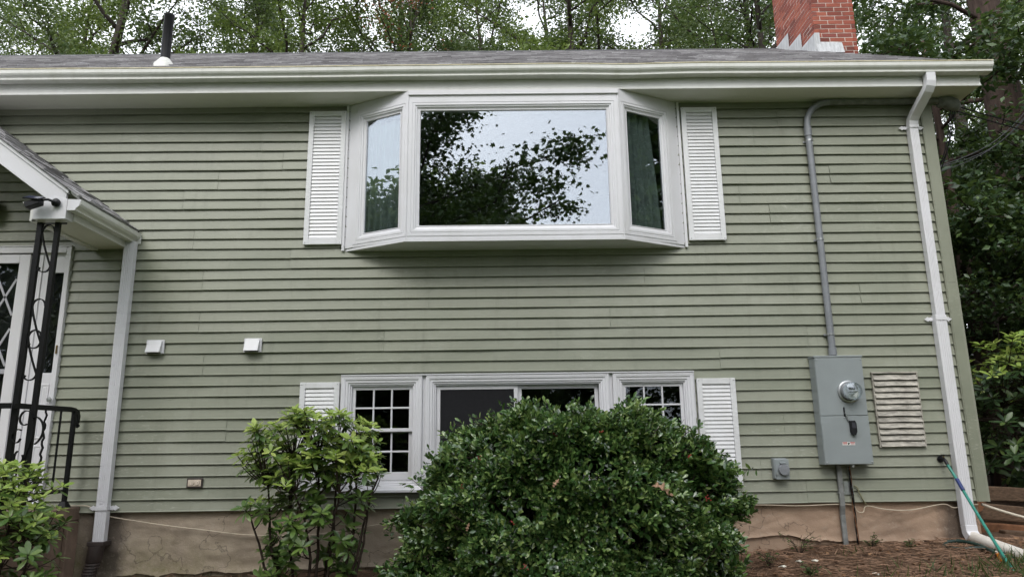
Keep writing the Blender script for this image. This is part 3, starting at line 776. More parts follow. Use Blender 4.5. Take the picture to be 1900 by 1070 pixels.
MB().lathe([(.010, 0), (.010, -.02), (.024, -.022), (.022, -.028), (.005, -.03)], (-4.224, -.050, 1.010), 'y', 16).build('deadbolt', M_GALV, door)
MB().box(-4.228, -4.217, -.066, -.050, 1.435, 1.515).build('latch', M_BRASS, door, bevel=.003)
storm = part_empty('storm_door', (-5.0, -.05, .06), house)
MB().box(-4.690, -4.588, -.045, -.022, .08, 2.402).build('stile', M_VINYL, storm, bevel=.004)
MB().box(-5.60, -5.50, -.045, -.022, .08, 2.402).build('stile', M_VINYL, storm, bevel=.004)
MB().box(-5.50, -4.691, -.045, -.022, 2.316, 2.402).build('rail', M_VINYL, storm, bevel=.004)
MB().box(-5.50, -4.691, -.045, -.022, .08, .30).build('rail', M_VINYL, storm, bevel=.004)
MB().box(-5.50, -4.691, -.042, -.024, 1.255, 1.300).build('rail', plain('grey_rail', (.33, .33, .36), .5), storm, bevel=.003)
MB().box(-5.50, -4.691, -.036, -.032, .30, 2.316).build('pane', M_GLASS2, storm)
lattice(-5.50, -4.695, 1.302, 2.30, .239, .478, -.041, .010, plain('grey_lattice', (.40, .40, .43), .5), storm, .203)
MB().box(-5.50, -4.20, .03, .045, .06, 2.4).build('inner_door', plain('dim_door', (.05, .05, .055), .5), storm)
MB().box(-5.70, -4.205, -.11, -.002, .063, .085).build('threshold', M_GALV, door)

# ------------------------------------------------------------------ porch roof
porch = part_empty('porch_roof', (-5.3, -.5, 2.5), house)
PS = .735; PXE = -3.615; PZE = 2.66; PXR = -5.45; PY0 = -1.0
def pz(x): return PZE + PS * (PXE - x)
pc = 1 / math.hypot(1, PS)
# deck
dk = MB()
dk.hexa([(PXR, PY0 + .01, pz(PXR) - .05), (PXE + .02, PY0 + .01, pz(PXE) - .05), (PXE + .02, -.02, pz(PXE) - .05), (PXR, -.02, pz(PXR) - .05),
         (PXR, PY0 + .01, pz(PXR) - .012), (PXE + .02, PY0 + .01, pz(PXE + .02) - .012), (PXE + .02, -.02, pz(PXE + .02) - .012), (PXR, -.02, pz(PXR) - .012)])
dk.build('roof_deck', M_TRIM, porch)
ml = 2 * PXR
dk = MB(); dk.hexa([(ml - PXE - .02, PY0 + .01, pz(PXE) - .05), (PXR, PY0 + .01, pz(PXR) - .05), (PXR, -.02, pz(PXR) - .05), (ml - PXE - .02, -.02, pz(PXE) - .05),
         (ml - PXE - .02, PY0 + .01, pz(PXE) - .012), (PXR, PY0 + .01, pz(PXR) - .012), (PXR, -.02, pz(PXR) - .012), (ml - PXE - .02, -.02, pz(PXE) - .012)])
dk.build('roof_deck', M_TRIM, porch)
tb = MB(); run = (PXE + .035 - PXR) / pc
rs2 = random.Random(4)
tabs(tb, (PXE + .035, PY0 - .035, pz(PXE + .035) - .004), (0, 1, 0), (-pc, 0, PS * pc), (PS * pc, 0, pc), .985 + .03, run, .135, rs2)
stuff(tb.build('shingles', M_ROOF, porch))
tb = MB(); tabs(tb, (ml - PXE - .035, -.02, pz(PXE + .035) - .004), (0, -1, 0), (pc, 0, PS * pc), (-PS * pc, 0, pc), 1.015, run, .135, rs2)
stuff(tb.build('shingles', M_ROOF, porch))
# rake boards with drip edge
def rake(x0, x1, y0, y1, d0, d1, mat, nm):
    MB().hexa([(x0, y0, pz(x0) - d1), (x1, y0, pz(x1) - d1), (x1, y1, pz(x1) - d1), (x0, y1, pz(x0) - d1), (x0, y0, pz(x0) - d0), (x1, y0, pz(x1) - d0), (x1, y1, pz(x1) - d0), (x0, y1, pz(x0) - d0)]).build(nm, mat, porch, bevel=.003)
rake(PXR, -3.70, PY0, PY0 + .025, .052, .225, M_VINYL, 'rake_board')
rake(PXR, -3.68, PY0 - .012, PY0 + .025, .016, .051, M_VINYL, 'rake_trim')
for (a, c) in ((ml + 3.70, PXR),):
    MB().hexa([(a, PY0, pz(ml - a) - .225), (c, PY0, pz(c) - .225), (c, PY0 + .025, pz(c) - .225), (a, PY0 + .025, pz(ml - a) - .225), (a, PY0, pz(ml - a) - .02), (c, PY0, pz(c) - .02), (c, PY0 + .025, pz(c) - .02), (a, PY0 + .025, pz(ml - a) - .02)]).build('rake_board', M_VINYL, porch)
# eave return box and soffit
MB().extr([(-3.962, 2.440), (-3.684, 2.440), (-3.684, 2.612), (-3.69, 2.618), (-3.80, 2.52 + .12), (-3.962, 2.552)], PY0 - .004, PY0 + .10, 'y').build('eave_return', M_VINYL, porch, bevel=.003)
MB().box(-3.962, -3.684, PY0 + .1005, -.02, 2.455, 2.47).build('soffit', M_SOFF, porch)
MB().box(-3.684, -3.668, PY0 + .1005, -.02, 2.45, 2.60).build('fascia', M_TRIM, porch)
MB().box(-4.02, -3.9625, PY0 + .05, -.02, 2.44, 2.60).build('beam', M_TRIM, porch, bevel=.003)
pg = [(-3.667, 2.605), (-3.667, 2.508), (-3.600, 2.508), (-3.597, 2.522), (-3.590, 2.530), (-3.572, 2.545), (-3.560, 2.562), (-3.556, 2.600), (-3.560, 2.602), (-3.566, 2.565), (-3.577, 2.550), (-3.600, 2.530), (-3.604, 2.513), (-3.662, 2.513), (-3.662, 2.605)]
MB().extr(pg, PY0 - .02, -.025, 'y').build('gutter', M_GUT, porch)
MB().extr([(-3.667, 2.605), (-3.667, 2.508), (-3.600, 2.508), (-3.597, 2.522), (-3.572, 2.545), (-3.556, 2.600)], PY0 - .024, PY0 - .0205, 'y').build('gutter_end', M_VINYL, porch)
MB().box(-3.668, -3.555, -.0245, -.0215, 2.50, 2.60).build('gutter_end', M_GUT, porch)

# ------------------------------------------------------------------ stoop, railing, iron column
stoop = thing('stoop', (-4.9, -.5, -.6), 'stained brown concrete stoop below the front door', 'stoop')
m = MB(); rgs = random.Random(8)
MB().box(-6.2, -3.905, -1.08, -.0, -1.2, -.06).build('base', M_CONC, stoop, bevel=.02)
MB().box(-6.2, -3.86, -1.12, -.0, -.059, .06).build('slab', M_CONC, stoop, bevel=.012)
MB().box(-3.9045, -3.86, -.16, .0, -1.2, -.0595).build('pier', M_CONC, stoop, bevel=.01)

rail = thing('iron_railing', (-3.94, -.5, .06), 'black wrought iron railing with curled end beside the downspout', 'railing')
RX = -3.935
MB().tube([(RX, -.95, .905), (RX, -.20, .912), (RX, -.13, .905), (RX, -.085, .885), (RX, -.07, .85), (RX, -.075, .81), (RX, -.09, .775)], 0, sq=(.022, .007)).build('handrail', M_IRON, rail, bevel=.003)
MB().tube([(RX, -.09, .775), (RX, -.075, .765), (RX, -.062, .775)], .016, 8).build('curled_end', M_IRON, rail)
MB().tube([(RX, -.14, .10), (RX, -.14, .90)], 0, sq=(.017, .017)).build('post', M_IRON, rail, bevel=.003)
MB().hexa([(RX - .045, -.185, .0605), (RX + .045, -.185, .0605), (RX + .045, -.095, .0605), (RX - .045, -.095, .0605), (RX - .02, -.16, .115), (RX + .02, -.16, .115), (RX + .02, -.12, .115), (RX - .02, -.12, .115)]).build('foot', M_IRON, rail, bevel=.004)
MB().tube([(RX, -.95, .20), (RX, -.15, .20)], 0, sq=(.012, .006)).build('bottom_rail', M_IRON, rail)
for by in (-.335, -.54, -.745):
    if by == -.54:
        pth = [(RX + .008 * math.sin(i * 1.9), by + .004 * math.cos(i * 1.9), .20 + .70 * i / 26) for i in range(27)]
    else: pth = [(RX, by, .20), (RX, by, .90)]
    MB().tube(pth, 0, sq=(.0065, .0065)).build('baluster', M_IRON, rail)
MB().tube([(-5.6, -.955, .905), (RX - .02, -.955, .905)], 0, sq=(.022, .007)).build('handrail', M_IRON, rail)
for bx in (-4.04, -4.16, -4.28, -4.4): MB().tube([(bx, -.955, .16), (bx, -.955, .90)], 0, sq=(.0065, .0065)).build('baluster', M_IRON, rail)

colm = thing('iron_column', (-3.87, -.9, .06), 'black wrought iron porch column with leafy scrollwork under the porch corner', 'column')
CY = -.90
MB().tube([(-3.951, CY, .0605), (-3.951, CY, 2.455)], 0, sq=(.0205, .016)).build('upright', M_IRON, colm)
MB().tube([(-3.803, CY, .0605), (-3.803, CY, 2.455)], 0, sq=(.0185, .016)).build('upright', M_IRON, colm)
tw = MB()
for i in range(150): tw.box(-3.9745 - .003, -3.9745 + .001, CY - .012, CY + .012, .1 + i * .0157, .1 + i * .0157 + .008)
tw.build('beaded_edge', M_IRON, colm)
MB().box(-4.0, -3.76, CY - .05, CY + .05, 2.4405, 2.4545).build('cap_plate', M_IRON, colm)
def scroll(z0, flip):
    """an S of strap iron between the uprights, one curl at each end"""
    c = -3.877; hw = .052; p = []
    for i in range(13):
        a = math.pi * (1 - i / 12) ; p.append((c + hw * math.cos(a) * flip, CY, z0 + .06 * math.sin(a)))
    for i in range(1, 9):
        t = i / 8; p.append((c + flip * (hw - 2 * hw * t * .0 - .104 * (t ** 2 * (3 - 2 * t))), CY, z0 - .36 * t)) if False else None
    q = [(c + flip * hw * (-1 + 2 * (t / 8) ** 1.3), CY, z0 - .30 * t / 8) for t in range(9)]
    MB().tube(p, 0, sq=(.004, .010)).build('scroll', M_IRON, colm)
    MB().tube(q, 0, sq=(.004, .010)).build('scroll', M_IRON, colm)
    e = [(c + flip * hw * math.cos(a), CY, z0 - .30 - .05 * math.sin(a)) for a in np.linspace(0, math.pi, 10)]
    MB().tube(e, 0, sq=(.004, .010)).build('scroll', M_IRON, colm)
    MB().hexa([(c - flip * hw - .006, CY - .012, z0 - .34), (c - flip * hw + .010, CY - .012, z0 - .34), (c - flip * hw + .010, CY + .008, z0 - .34), (c - flip * hw - .006, CY + .008, z0 - .34), (c - flip * hw + .012, CY - .012, z0 - .31), (c - flip * hw + .022, CY - .012, z0 - .31), (c - flip * hw + .022, CY + .008, z0 - .31), (c - flip * hw + .012, CY + .008, z0 - .31)]).build('leaf_tip', M_IRON, colm)
for zz in (2.36, 1.72, 1.46): scroll(zz, 1)
for (cx, cz, rr, a0, a1) in ((-3.85, .80, .06, 0, 5.2), (-3.90, .66, .05, 1.0, 6.0), (-3.86, .50, .045, 2.0, 7.0), (-3.79, .72, .10, -1.2, 1.6)):
    p = [(cx + rr * (1 - .08 * (a - a0)) * math.cos(a), CY - .02, cz + 1.25 * rr * (1 - .08 * (a - a0)) * math.sin(a)) for a in np.linspace(a0, a1, 18)]
    MB().tube(p, 0, sq=(.004, .010)).build('vine_curl', M_IRON, colm)
MB().tube([(-3.79, CY - .01, .83), (-3.78, CY - .02, .65), (-3.83, CY - .02, .45), (-3.80, CY - .02, .30), (-3.86, CY - .02, .12)], .006, 6).build('vine_stem', M_IRON, colm)

# ---- solar floodlight on the porch return, lantern by the door
fl = thing('solar_floodlight', (-3.78, -1.05, 2.58), 'black solar floodlight on the white porch corner', 'light')
MB().lathe([(.034, .0), (.036, -.018), (.028, -.028), (.012, -.034)], (-3.765, -1.0135, 2.575), 'y', 20).build('wall_mount', M_BLACK, fl, smooth=True)
MB().tube([(-3.765, -1.045, 2.575), (-3.80, -1.075, 2.585), (-3.84, -1.085, 2.58)], .011, 8).build('arm', M_BLACK, fl, smooth=True)
Mh = Matrix.Translation((-3.895, -1.09, 2.545)) @ Matrix.Rotation(R(-12), 4, 'Y')
MB().extr([(-.060, -.034), (.052, -.020), (.060, .030), (-.072, .022)], -.035, .035, 'y').xf(Mh).build('lamp_head', M_BLACK, fl, bevel=.006)
MB().box(-.076, -.060, -.030, .030, .012, .022).xf(Mh).build('lens', M_LABEL, fl)
Mp = Matrix.Translation((-3.90, -1.10, 2.592)) @ Matrix.Rotation(R(7), 4, 'Y') @ Matrix.Rotation(R(28), 4, 'X')
MB().box(-.068, .068, -.045, .045, -.006, .006).xf(Mp).build('panel_frame', M_BLACK, fl, bevel=.003)
MB().box(-.060, .060, -.038, .038, .0062, .0078).xf(Mp).build('solar_cell', M_SOLAR, fl)
ln = thing('wall_lantern', (-5.02, -.1, 2.85), 'black rounded wall lantern at the left edge under the porch', 'light')
MB().lathe([(.03, .10), (.085, .06), (.10, .0), (.09, -.07), (.05, -.12), (.015, -.14)], (-5.03, -.13, 2.90), 'z', 20).build('lamp_body', M_BLACK, ln, smooth=True)
MB().box(-5.06, -5.0, -.13, -.018, 2.87, 2.93).build('bracket', M_BLACK, ln)

# ------------------------------------------------------------------ downspouts
def strap(parent, x, y, z, w):
    m = MB()
    m.box(x - w - .004, x + w + .004, y - .040, y - .036, z - .016, z + .016); m.box(x - w - .004, x - w - .001, y - .036, -.021, z - .016, z + .016); m.box(x + w + .001, x + w + .004, y - .036, -.021, z - .016, z + .016)
    for s in (-1, 1):
        prof = [(0, .014), (.022, .020), (.030, .012), (.046, .023), (.066, .009), (.080, 0), (.066, -.009), (.046, -.023), (.030, -.012), (.022, -.020), (0, -.014)]
        pts = [(x + s * (w + .004 + a), b) for a, b in prof]
        n0 = len(m.V); k = len(pts)
        for yy in (-.038, -.032):
            for (a, b) in pts: m.V.append((a, yy, z + b))
        m.F.append(tuple(n0 + i for i in range(k))); m.F.append(tuple(n0 + k + i for i in range(k))[::-1])
        for i in range(k): m.F.append((n0 + i, n0 + (i + 1) % k, n0 + k + (i + 1) % k, n0 + k + i))
    m.build('strap', M_VINYL, parent)
def spout(parent, x, z0, z1, y=-.056, w=.043, d=.033, mat=None):
    """fluted rectangular pipe"""
    prof = []; n = 5
    for i in range(n):
        a = x - w + .006 + (2 * w - .012) * i / n; s = (2 * w - .012) / n
        prof += [(a + .001, y - d), (a + s * .55, y - d), (a + s * .62, y - d + .0035), (a + s * .95, y - d + .0035)]
    prof += [(x + w, y - d + .004), (x + w, y + d), (x - w, y + d), (x - w, y - d + .004)]
    MB().extr(prof, z0, z1, 'z').build('pipe', mat or M_VINYL, parent)
ds = thing('downspout', (-3.63, -.06, -.3), 'white downspout running from the porch gutter down the wall', 'downspout', 'downspouts on the front wall')
spout(ds, -3.632, -.26, 2.512, w=.050)
strap(ds, -3.632, -.056, .045, .050)
dr = thing('drain_boot', (-3.65, -.1, -.6), 'dark brown corrugated drain boot at the foot of the left downspout', 'drain pipe')
MB().extr([(-3.70, -.125), (-3.565, -.125), (-3.555, -.11), (-3.555, .0), (-3.565, .012), (-3.70, .012), (-3.71, .0), (-3.71, -.11)], -.27, -.235, 'z').build('collar', M_BROWNP, dr, bevel=.004)
prof = [(.066, -.271), (.062, -.40)]
for i in range(12): zz = -.41 - i * .024; prof += [(.052, zz), (.062, zz - .006), (.062, zz - .013), (.052, zz - .018)]
m = MB().lathe(prof, (-3.635, -.085, 0), 'z', 22)
m.V = [(x - .09 * max(0, -.30 - z_), y - .35 * max(0, -.36 - z_), z_) for (x, y, z_) in m.V]
m.build('corrugated_pipe', M_BROWNP, dr, smooth=True)

ds = thing('downspout', (4.1, -.06, -.3), 'white downspout with elbowed top near the right corner of the house', 'downspout', 'downspouts on the front wall')
MB().tube([(4.148, -.372, 4.045), (4.146, -.372, 3.955), (4.142, -.362, 3.915), (4.135, -.335, 3.88), (4.112, -.12, 3.735), (4.105, -.075, 3.69), (4.104, -.060, 3.63)], 0, sq=(.045, .034)).build('elbow', M_VINYL, ds, bevel=.004)
spout(ds, 4.104, 1.70, 3.629); spout(ds, 4.100, -.20, 1.6995, w=.052, d=.036)
strap(ds, 4.104, -.056, 3.622, .043); strap(ds, 4.102, -.056, 1.665, .048)
MB().tube([(4.100, -.056, -.201), (4.100, -.062, -.262), (4.100, -.10, -.305)], 0, sq=(.053, .038)).build('elbow', M_VINYL, ds, bevel=.004)
dp = thing('drain_pipe', (4.1, -.6, -.4), 'white round drain pipe leading from the right downspout across the bed', 'drain pipe')
MB().tube([(4.100, -.085, -.300), (4.105, -.30, -.325), (4.10, -.75, -.372), (4.085, -1.6, -.47), (4.07, -2.2, -.53)], .050, 20).build('pipe', m_white('dirty_white_pipe', (.72, .68, .62), .5, (.4, .33, .26), .5, 6), dp, smooth=True)

# ------------------------------------------------------------------ electric service
cd = thing('service_conduit', (3.05, -.06, 1.3), 'grey conduit bending from the soffit down to the electric meter box', 'conduit')
pth = [(3.052, -.058, 1.33), (3.046, -.058, 3.50), (3.045, -.058, 3.66)]
for i in range(1, 9):
    a = math.pi / 2 * i / 8; pth.append((3.045 + .245 * (1 - math.cos(a)), -.058, 3.66 + .243 * math.sin(a)))
MB().tube(pth, .031, 16).build('riser', M_PVC, cd, smooth=True)
MB().tube([(3.290, -.058, 3.903), (3.60, -.058, 3.905), (4.42, -.058, 3.905)], .032, 16).build('run_under_soffit', M_PVCD, cd, smooth=True)
MB().lathe([(.0365, 0), (.0365, .095)], (3.0455, -.058, 3.535), 'z', 16).build('coupling', M_PVC, cd, smooth=True)
MB().lathe([(.0365, 0), (.0365, .07)], (3.052, -.058, 1.332), 'z', 16).build('coupling', M_PVC, cd, smooth=True)
for zz in (3.478, 2.45, 1.52):
    MB().lathe([(.0345, 0), (.0345, .018)], (3.049, -.058, zz), 'z', 16).build('clamp', M_GALV, cd)
    MB().box(3.000, 3.098, -.030, -.020, zz, zz + .018).build('clamp', M_GALV, cd)
wh = thing('weatherhead', (4.5, -.06, 3.88), 'grey weatherhead cap with black service cables at the eave corner', 'weatherhead')
m = MB().lathe([(.040, 4.40), (.060, 4.42), (.062, 4.47), (.075, 4.52), (.068, 4.58), (.035, 4.61)], (0, 0, 0), 'x', 18); m.V = [(x, y - .058, z_ + 3.893 - .35 * max(0, x - 4.47)) for (x, y, z_) in m.V]
m.build('cap', M_PVCD, wh, smooth=True)
for (dx, end, ky) in ((0, (4.39, .07, 3.24), .0), (.02, (4.41, .09, 3.20), .02), (.045, (4.43, .11, 3.27), .04)):
    p0 = Vector((4.53 + dx, -.058, 3.85)); p3 = Vector(end); pp = []
    for i in range(15):
        t = i / 14; q = p0.lerp(p3, t) + Vector((0, 0, -.10 * math.sin(t * math.pi))); pp.append(q)
    e2 = Vector((7.3 + dx, 2.3, 5.0 + dx * 3)); 
    for i in range(1, 13):
        t = i / 12; q = p3.lerp(e2, t) + Vector((0, 0, -.16 * math.sin(t * math.pi))); pp.append(q)
    MB().tube(pp, .0055, 6).build('cable', M_BLACK, wh, smooth=True)
for k, (z0, z1) in enumerate(((3.96, 3.62), (3.90, 3.55))):
    MB().tube([(4.60 + 5.5 * t, .1 + 1.5 * t, z0 + (z1 - z0) * t - .5 * t * (1 - t)) for t in np.linspace(0, 1, 14)], .007, 6).build('service_drop', M_BLACK, wh, smooth=True)

mt = thing('electric_meter_box', (3.05, -.07, .33), 'grey steel electric meter box with round glass meter', 'meter box')
mx0, mx1, my = 2.832, 3.272, -.14
MB().box(mx0, mx1, my, -.019, .338, 1.300).build('enclosure', M_METER, mt, bevel=.004)
MB().box(mx0 - .006, mx1 + .006, my - .012, -.019, 1.3005, 1.318).build('top_flange', M_METER, mt, bevel=.003)
MB().box(mx0 + .003, mx1 - .003, my - .010, my - .0005, .772, 1.297).build('upper_cover', M_METER, mt, bevel=.003)
MB().box(mx0 + .003, mx1 - .003, my - .012, my - .0005, .342, .767).build('lower_cover', M_METER, mt, bevel=.003)
MB().lathe([(.101, 0), (.101, -.014), (.094, -.018), (.083, -.018), (.083, 0)], (3.115, my - .0105, .985), 'y', 36).build('meter_ring', M_GALV, mt, smooth=True)
MB().lathe([(.080, 0), (.080, -.055), (.078, -.062)], (3.115, my - .0105, .985), 'y', 36).build('meter_body', M_GALV, mt, smooth=True)
MB().lathe([(.070, -.0635), (.070, -.066)], (3.115, my - .0105, .985), 'y', 36).build('dial', M_DIAL, mt)
MB().box(3.085, 3.145, my - .0785, my - .077, 1.000, 1.022).build('display', M_BLKINK, mt)
MB().box(3.075, 3.155, my - .0785, my - .077, .972, .976).build('dial_print', M_BLKINK, mt)
MB().box(3.085, 3.135, my - .0785, my - .077, .955, .958).build('dial_print', M_BLKINK, mt)
MB().add([(3.120, my - .0787, .945), (3.172, my - .0787, .985), (3.150, my - .0787, .925), (3.120, my - .0775, .945), (3.172, my - .0775, .985), (3.150, my - .0775, .925)], [(0, 2, 1), (3, 4, 5), (0, 1, 4, 3), (1, 2, 5, 4), (2, 0, 3, 5)]).build('dial_print', M_LABEL, mt)
MB().lathe([(.0795, -.066), (.0795, -.100), (.074, -.112), (.055, -.120), (.0, -.124)], (3.115, my - .0105, .985), 'y', 36).build('glass_cover', M_METERG, mt, smooth=True)
MB().extr([(3.085, .725), (3.130, .725), (3.140, .700), (3.140, .625), (3.125, .595), (3.100, .595), (3.085, .625)], my - .045, my - .0125, 'y').build('lock', M_BLACK, mt, bevel=.004)
MB().box(3.095, 3.130, my - .048, my - .0455, .655, .705).build('lock_face', plain('dark_lock_face', (.03, .03, .04), .25), mt, bevel=.002)
MB().box(3.048, 3.058, my - .020, my - .011, .765, .845).build('hasp', M_BLACK, mt)
MB().tube([(3.056, my - .022, .800), (3.064, my - .026, .775), (3.070, my - .024, .735), (3.082, my - .022, .722)], .0065, 8).build('shackle', M_GALV, mt)
MB().box(3.006, 3.120, my - .0140, my - .0122, .508, .536).build('warning_label', M_LABEL, mt)
MB().box(3.008, 3.050, my - .0150, my - .0141, .527, .534).build('label_print', M_REDINK, mt)
MB().box(3.076, 3.118, my - .0150, my - .0141, .527, .534).build('label_print', M_REDINK, mt)
MB().extr([(3.056, .512), (3.064, .514), (3.068, .522), (3.074, .524), (3.066, .532), (3.060, .530), (3.054, .522)], my - .0150, my - .0141, 'y').build('label_print', M_BLKINK, mt)
for zz in (.521, .514):
    MB().box(3.012, 3.046, my - .0148, my - .0141, zz, zz + .002).build('label_print', M_REDINK, mt); MB().box(3.080, 3.114, my - .0148, my - .0141, zz, zz + .002).build('label_print', M_REDINK, mt)
for (sx_, sz_) in ((2.85, .36), (3.255, .36), (2.85, 1.28), (3.255, 1.28), (3.05, .752)):
    MB().lathe([(.006, 0), (.006, -.003), (.003, -.005)], (sx_, my - .0125, sz_), 'y', 8).build('screw', M_GALV, mt)
MB().lathe([(.018, 0), (.018, -.020), (.010, -.025)], (3.090, my + .02, .337), 'z', 12).build('hub', M_GALV, mt)
gc = thing('ground_conduit', (3.0, -.03, -.4), 'thin grey conduit from the meter box down into the soil', 'conduit')
MB().tube([(2.998, -.040, .336), (2.998, -.038, -.02), (3.0, -.012, -.10), (3.003, -.012, G(3, 0) - .08)], 0, sq=(.021, .014)).build('pipe', M_PVCD, gc, bevel=.004)
MB().box(2.972, 3.024, -.050, -.020, .085, .100).build('clamp', M_GALV, gc)
gr = thing('ground_rod_wire', (3.13, -.03, -.4), 'rusty twisted grounding wires hanging below the meter box', 'wire')
for k in range(3):
    MB().tube([(3.092 + .016 * t + .008 * math.sin(t * 9 + k * 2.1), -.045 + .020 * t - .006 * math.cos(t * 9 + k * 2.1), .320 - .72 * t) for t in np.linspace(0, 1, 26)], .005, 6).build('strand', M_IRON if k else M_WOODR, gr)
tgm = thing('utility_tag', (3.08, -.025, .07), 'small crumpled silver tag beside the thin conduit', 'tag')
MB().hexa([(3.036, -.0225, .074), (3.120, -.0225, .070), (3.120, -.0195, .070), (3.036, -.0195, .074), (3.036, -.026, .190), (3.117, -.024, .186), (3.117, -.0225, .186), (3.036, -.0245, .190)]).build('tag_plate', M_GALV, tgm)

oc = thing('inlet_box', (2.45, -.05, .21), 'small grey weatherproof power inlet box on the siding', 'socket')
MB().box(2.395, 2.515, -.085, -.019, .222, .400).build('housing', M_METER, oc, bevel=.006)
MB().box(2.405, 2.528, -.092, -.0855, .215, .392).build('face_plate', M_METER, oc, bevel=.003)
MB().lathe([(.048, 0), (.050, -.020), (.046, -.030), (.0, -.032)], (2.474, -.0925, .300), 'y', 24).build('flip_cap', M_PVC, oc, smooth=True)
MB().box(2.446, 2.502, -.112, -.0925, .352, .366).build('hinge', M_METER, oc, bevel=.003)
MB().lathe([(.008, 0), (.008, -.015)], (2.409, -.0925, .262), 'y', 8).build('screw', M_GALV, oc)

# ---- louvred gable vent
lv = thing('louvred_vent', (3.62, -.03, .48), 'tarnished beige metal louvred vent on the siding', 'vent')
lx0, lx1, lz0, lz1 = 3.413, 3.820, .488, 1.150
MB().box(lx0 - .012, lx0, -.040, -.017, lz0 - .006, lz1 + .008).build('frame_side', M_LOUV, lv); MB().box(lx1, lx1 + .012, -.040, -.017, lz0 - .006, lz1 + .008).build('frame_side', M_LOUV, lv)
MB().box(lx0 - .014, lx1 + .014, -.046, -.017, lz1 + .0085, lz1 + .020).build('frame_top', M_LOUV, lv)
MB().box(lx0, lx1, -.0185, -.0165, lz0, lz1).build('backing', M_BLACK, lv)
p = (lz1 - lz0) / 12
m = MB().extr([(-.046, -p * .5 + .001), (-.048, -p * .5 + .004), (-.028, p * .5 - .005), (-.026, p * .5 - .009)], lx0 + .001, lx1 - .001, 'x', xs=list(np.linspace(lx0 + .001, lx1 - .001, 9)), wob=lambda x: (.0018 * math.sin(x * 31), .0016 * math.sin(x * 23)))
cxm = (lx0 + lx1) / 2; me = rawmesh('slat', [(x - cxm, y, z_) for x, y, z_ in m.V], m.F, M_LOUV)
for i in range(12): put('slat', me, lv, (cxm, rs.uniform(-.002, .002), lz0 + (i + .5) * p))

# ---- two small dryer-vent hoods, wall outlet
def hood(x, z, lab, op):
    t = thing('vent_hood', (x, -.03, z - .07), lab, 'vent', 'small vent hoods on the siding')
    MB().box(x - .083, x + .083, -.036, -.0185, z - .062, z + .070).build('back_plate', M_VINYL, t, bevel=.003)
    MB().hexa([(x - .072, -.085, z - .052), (x + .064, -.085, z - .052), (x + .064, -.0365, z - .052), (x - .072, -.0365, z - .052), (x - .066, -.046, z + .064), (x + .066, -.046, z + .064), (x + .066, -.0365, z + .064), (x - .066, -.0365, z + .064)]).build('hood', m_white('hood_white' + str(op), (.66, .66, .68), .3), t, bevel=.004)
    MB().box(x - .060, x + .052, -.080, -.037, z - .0585, z - .0525).build('vent_mouth', M_BLACK, t)
hood(-3.315, 1.487, 'white vent hood nearer the left downspout', 0); hood(-2.400, 1.491, 'white vent hood farther from the left downspout', 1)
wo_ = thing('wall_outlet', (-2.843, -.02, .21), 'cream duplex outlet in a dark mounting box on the siding', 'socket')
MB().box(-2.914, -2.772, (-.026-.010), -.0185, .208, .294).build('mounting_plate', M_BROWNP, wo_, bevel=.003)
MB().box(-2.902, -2.784, (-.0285-.010), (-.0262-.010), .222, .280).build('outlet_body', M_CREAM, wo_, bevel=.002)
for cx in (-2.868, -2.818):
    MB().lathe([(.021, 0), (.021, -.004), (.019, -.006)], (cx, (-.0286-.010), .250), 'y', 18).build('socket_face', M_CREAM, wo_)
    MB().lathe([(.0225, 0), (.0225, -.0012)], (cx, (-.0286-.010), .250), 'y', 18).build('socket_rim', M_BROWNP, wo_)
    MB().box(cx + .003, cx + .009, (-.0356-.010), (-.0348-.010), .254, .257).build('slot', M_BLKINK, wo_); MB().box(cx + .003, cx + .009, (-.0356-.010), (-.0348-.010), .243, .246).build('slot', M_BLKINK, wo_)

# ---- cables along the wall foot
def cable(name, pts, r, mat, lab, y=-.012):
    P = [Vector((p[0], p[2] if len(p) > 2 else y, p[1])) for p in pts]; out = []
    for i in range(len(P) - 1):
        p0, p1, p2, p3 = P[max(i - 1, 0)], P[i], P[i + 1], P[min(i + 2, len(P) - 1)]
        for k in range(6):
            t = k / 6; out.append(.5 * ((2 * p1) + (p2 - p0) * t + (2 * p0 - 5 * p1 + 4 * p2 - p3) * t * t + (3 * p1 - p0 - 3 * p2 + p3) * t ** 3))
    out.append(P[-1]); o = MB().tube(out, r, 6).build(name, mat, None, smooth=True); return tag(o, lab, 'cable')
cable('wall_cable', [(-3.95, .068, -.03), (-3.80, .066, -.03), (-3.73, .035, -.026), (-3.66, -.005, -.02), (-3.54, -.04), (-3.12, -.108), (-2.75, -.155), (-2.39, -.20), (-2.0, -.215), (-1.67, -.20), (-1.19, -.132), (-.9, -.072), (-.5, -.03)], .0042, M_CABLE, 'thin cream cable sagging along the left foundation')
cable('wall_cable', [(2.0, -.012), (2.3, -.008), (2.6, -.02), (2.95, -.012), (3.10, -.02), (3.14, -.075), (3.19, -.082), (3.23, -.03), (3.40, -.062), (3.62, -.070), (3.86, -.030), (3.95, -.026), (4.02, -.055), (4.12, -.035), (4.24, -.03)], .0045, M_CABLE, 'cream cable sagging below the siding right of the thin conduit')
cable('wall_cable', [(3.125, .15, -.03), (3.15, .13, -.035), (3.165, .08, -.035), (3.20, .01, -.03), (3.225, -.02, -.02)], .006, plain('olive_wire', (.20, .19, .10), .6), 'short olive cable looping down beside the silver tag')

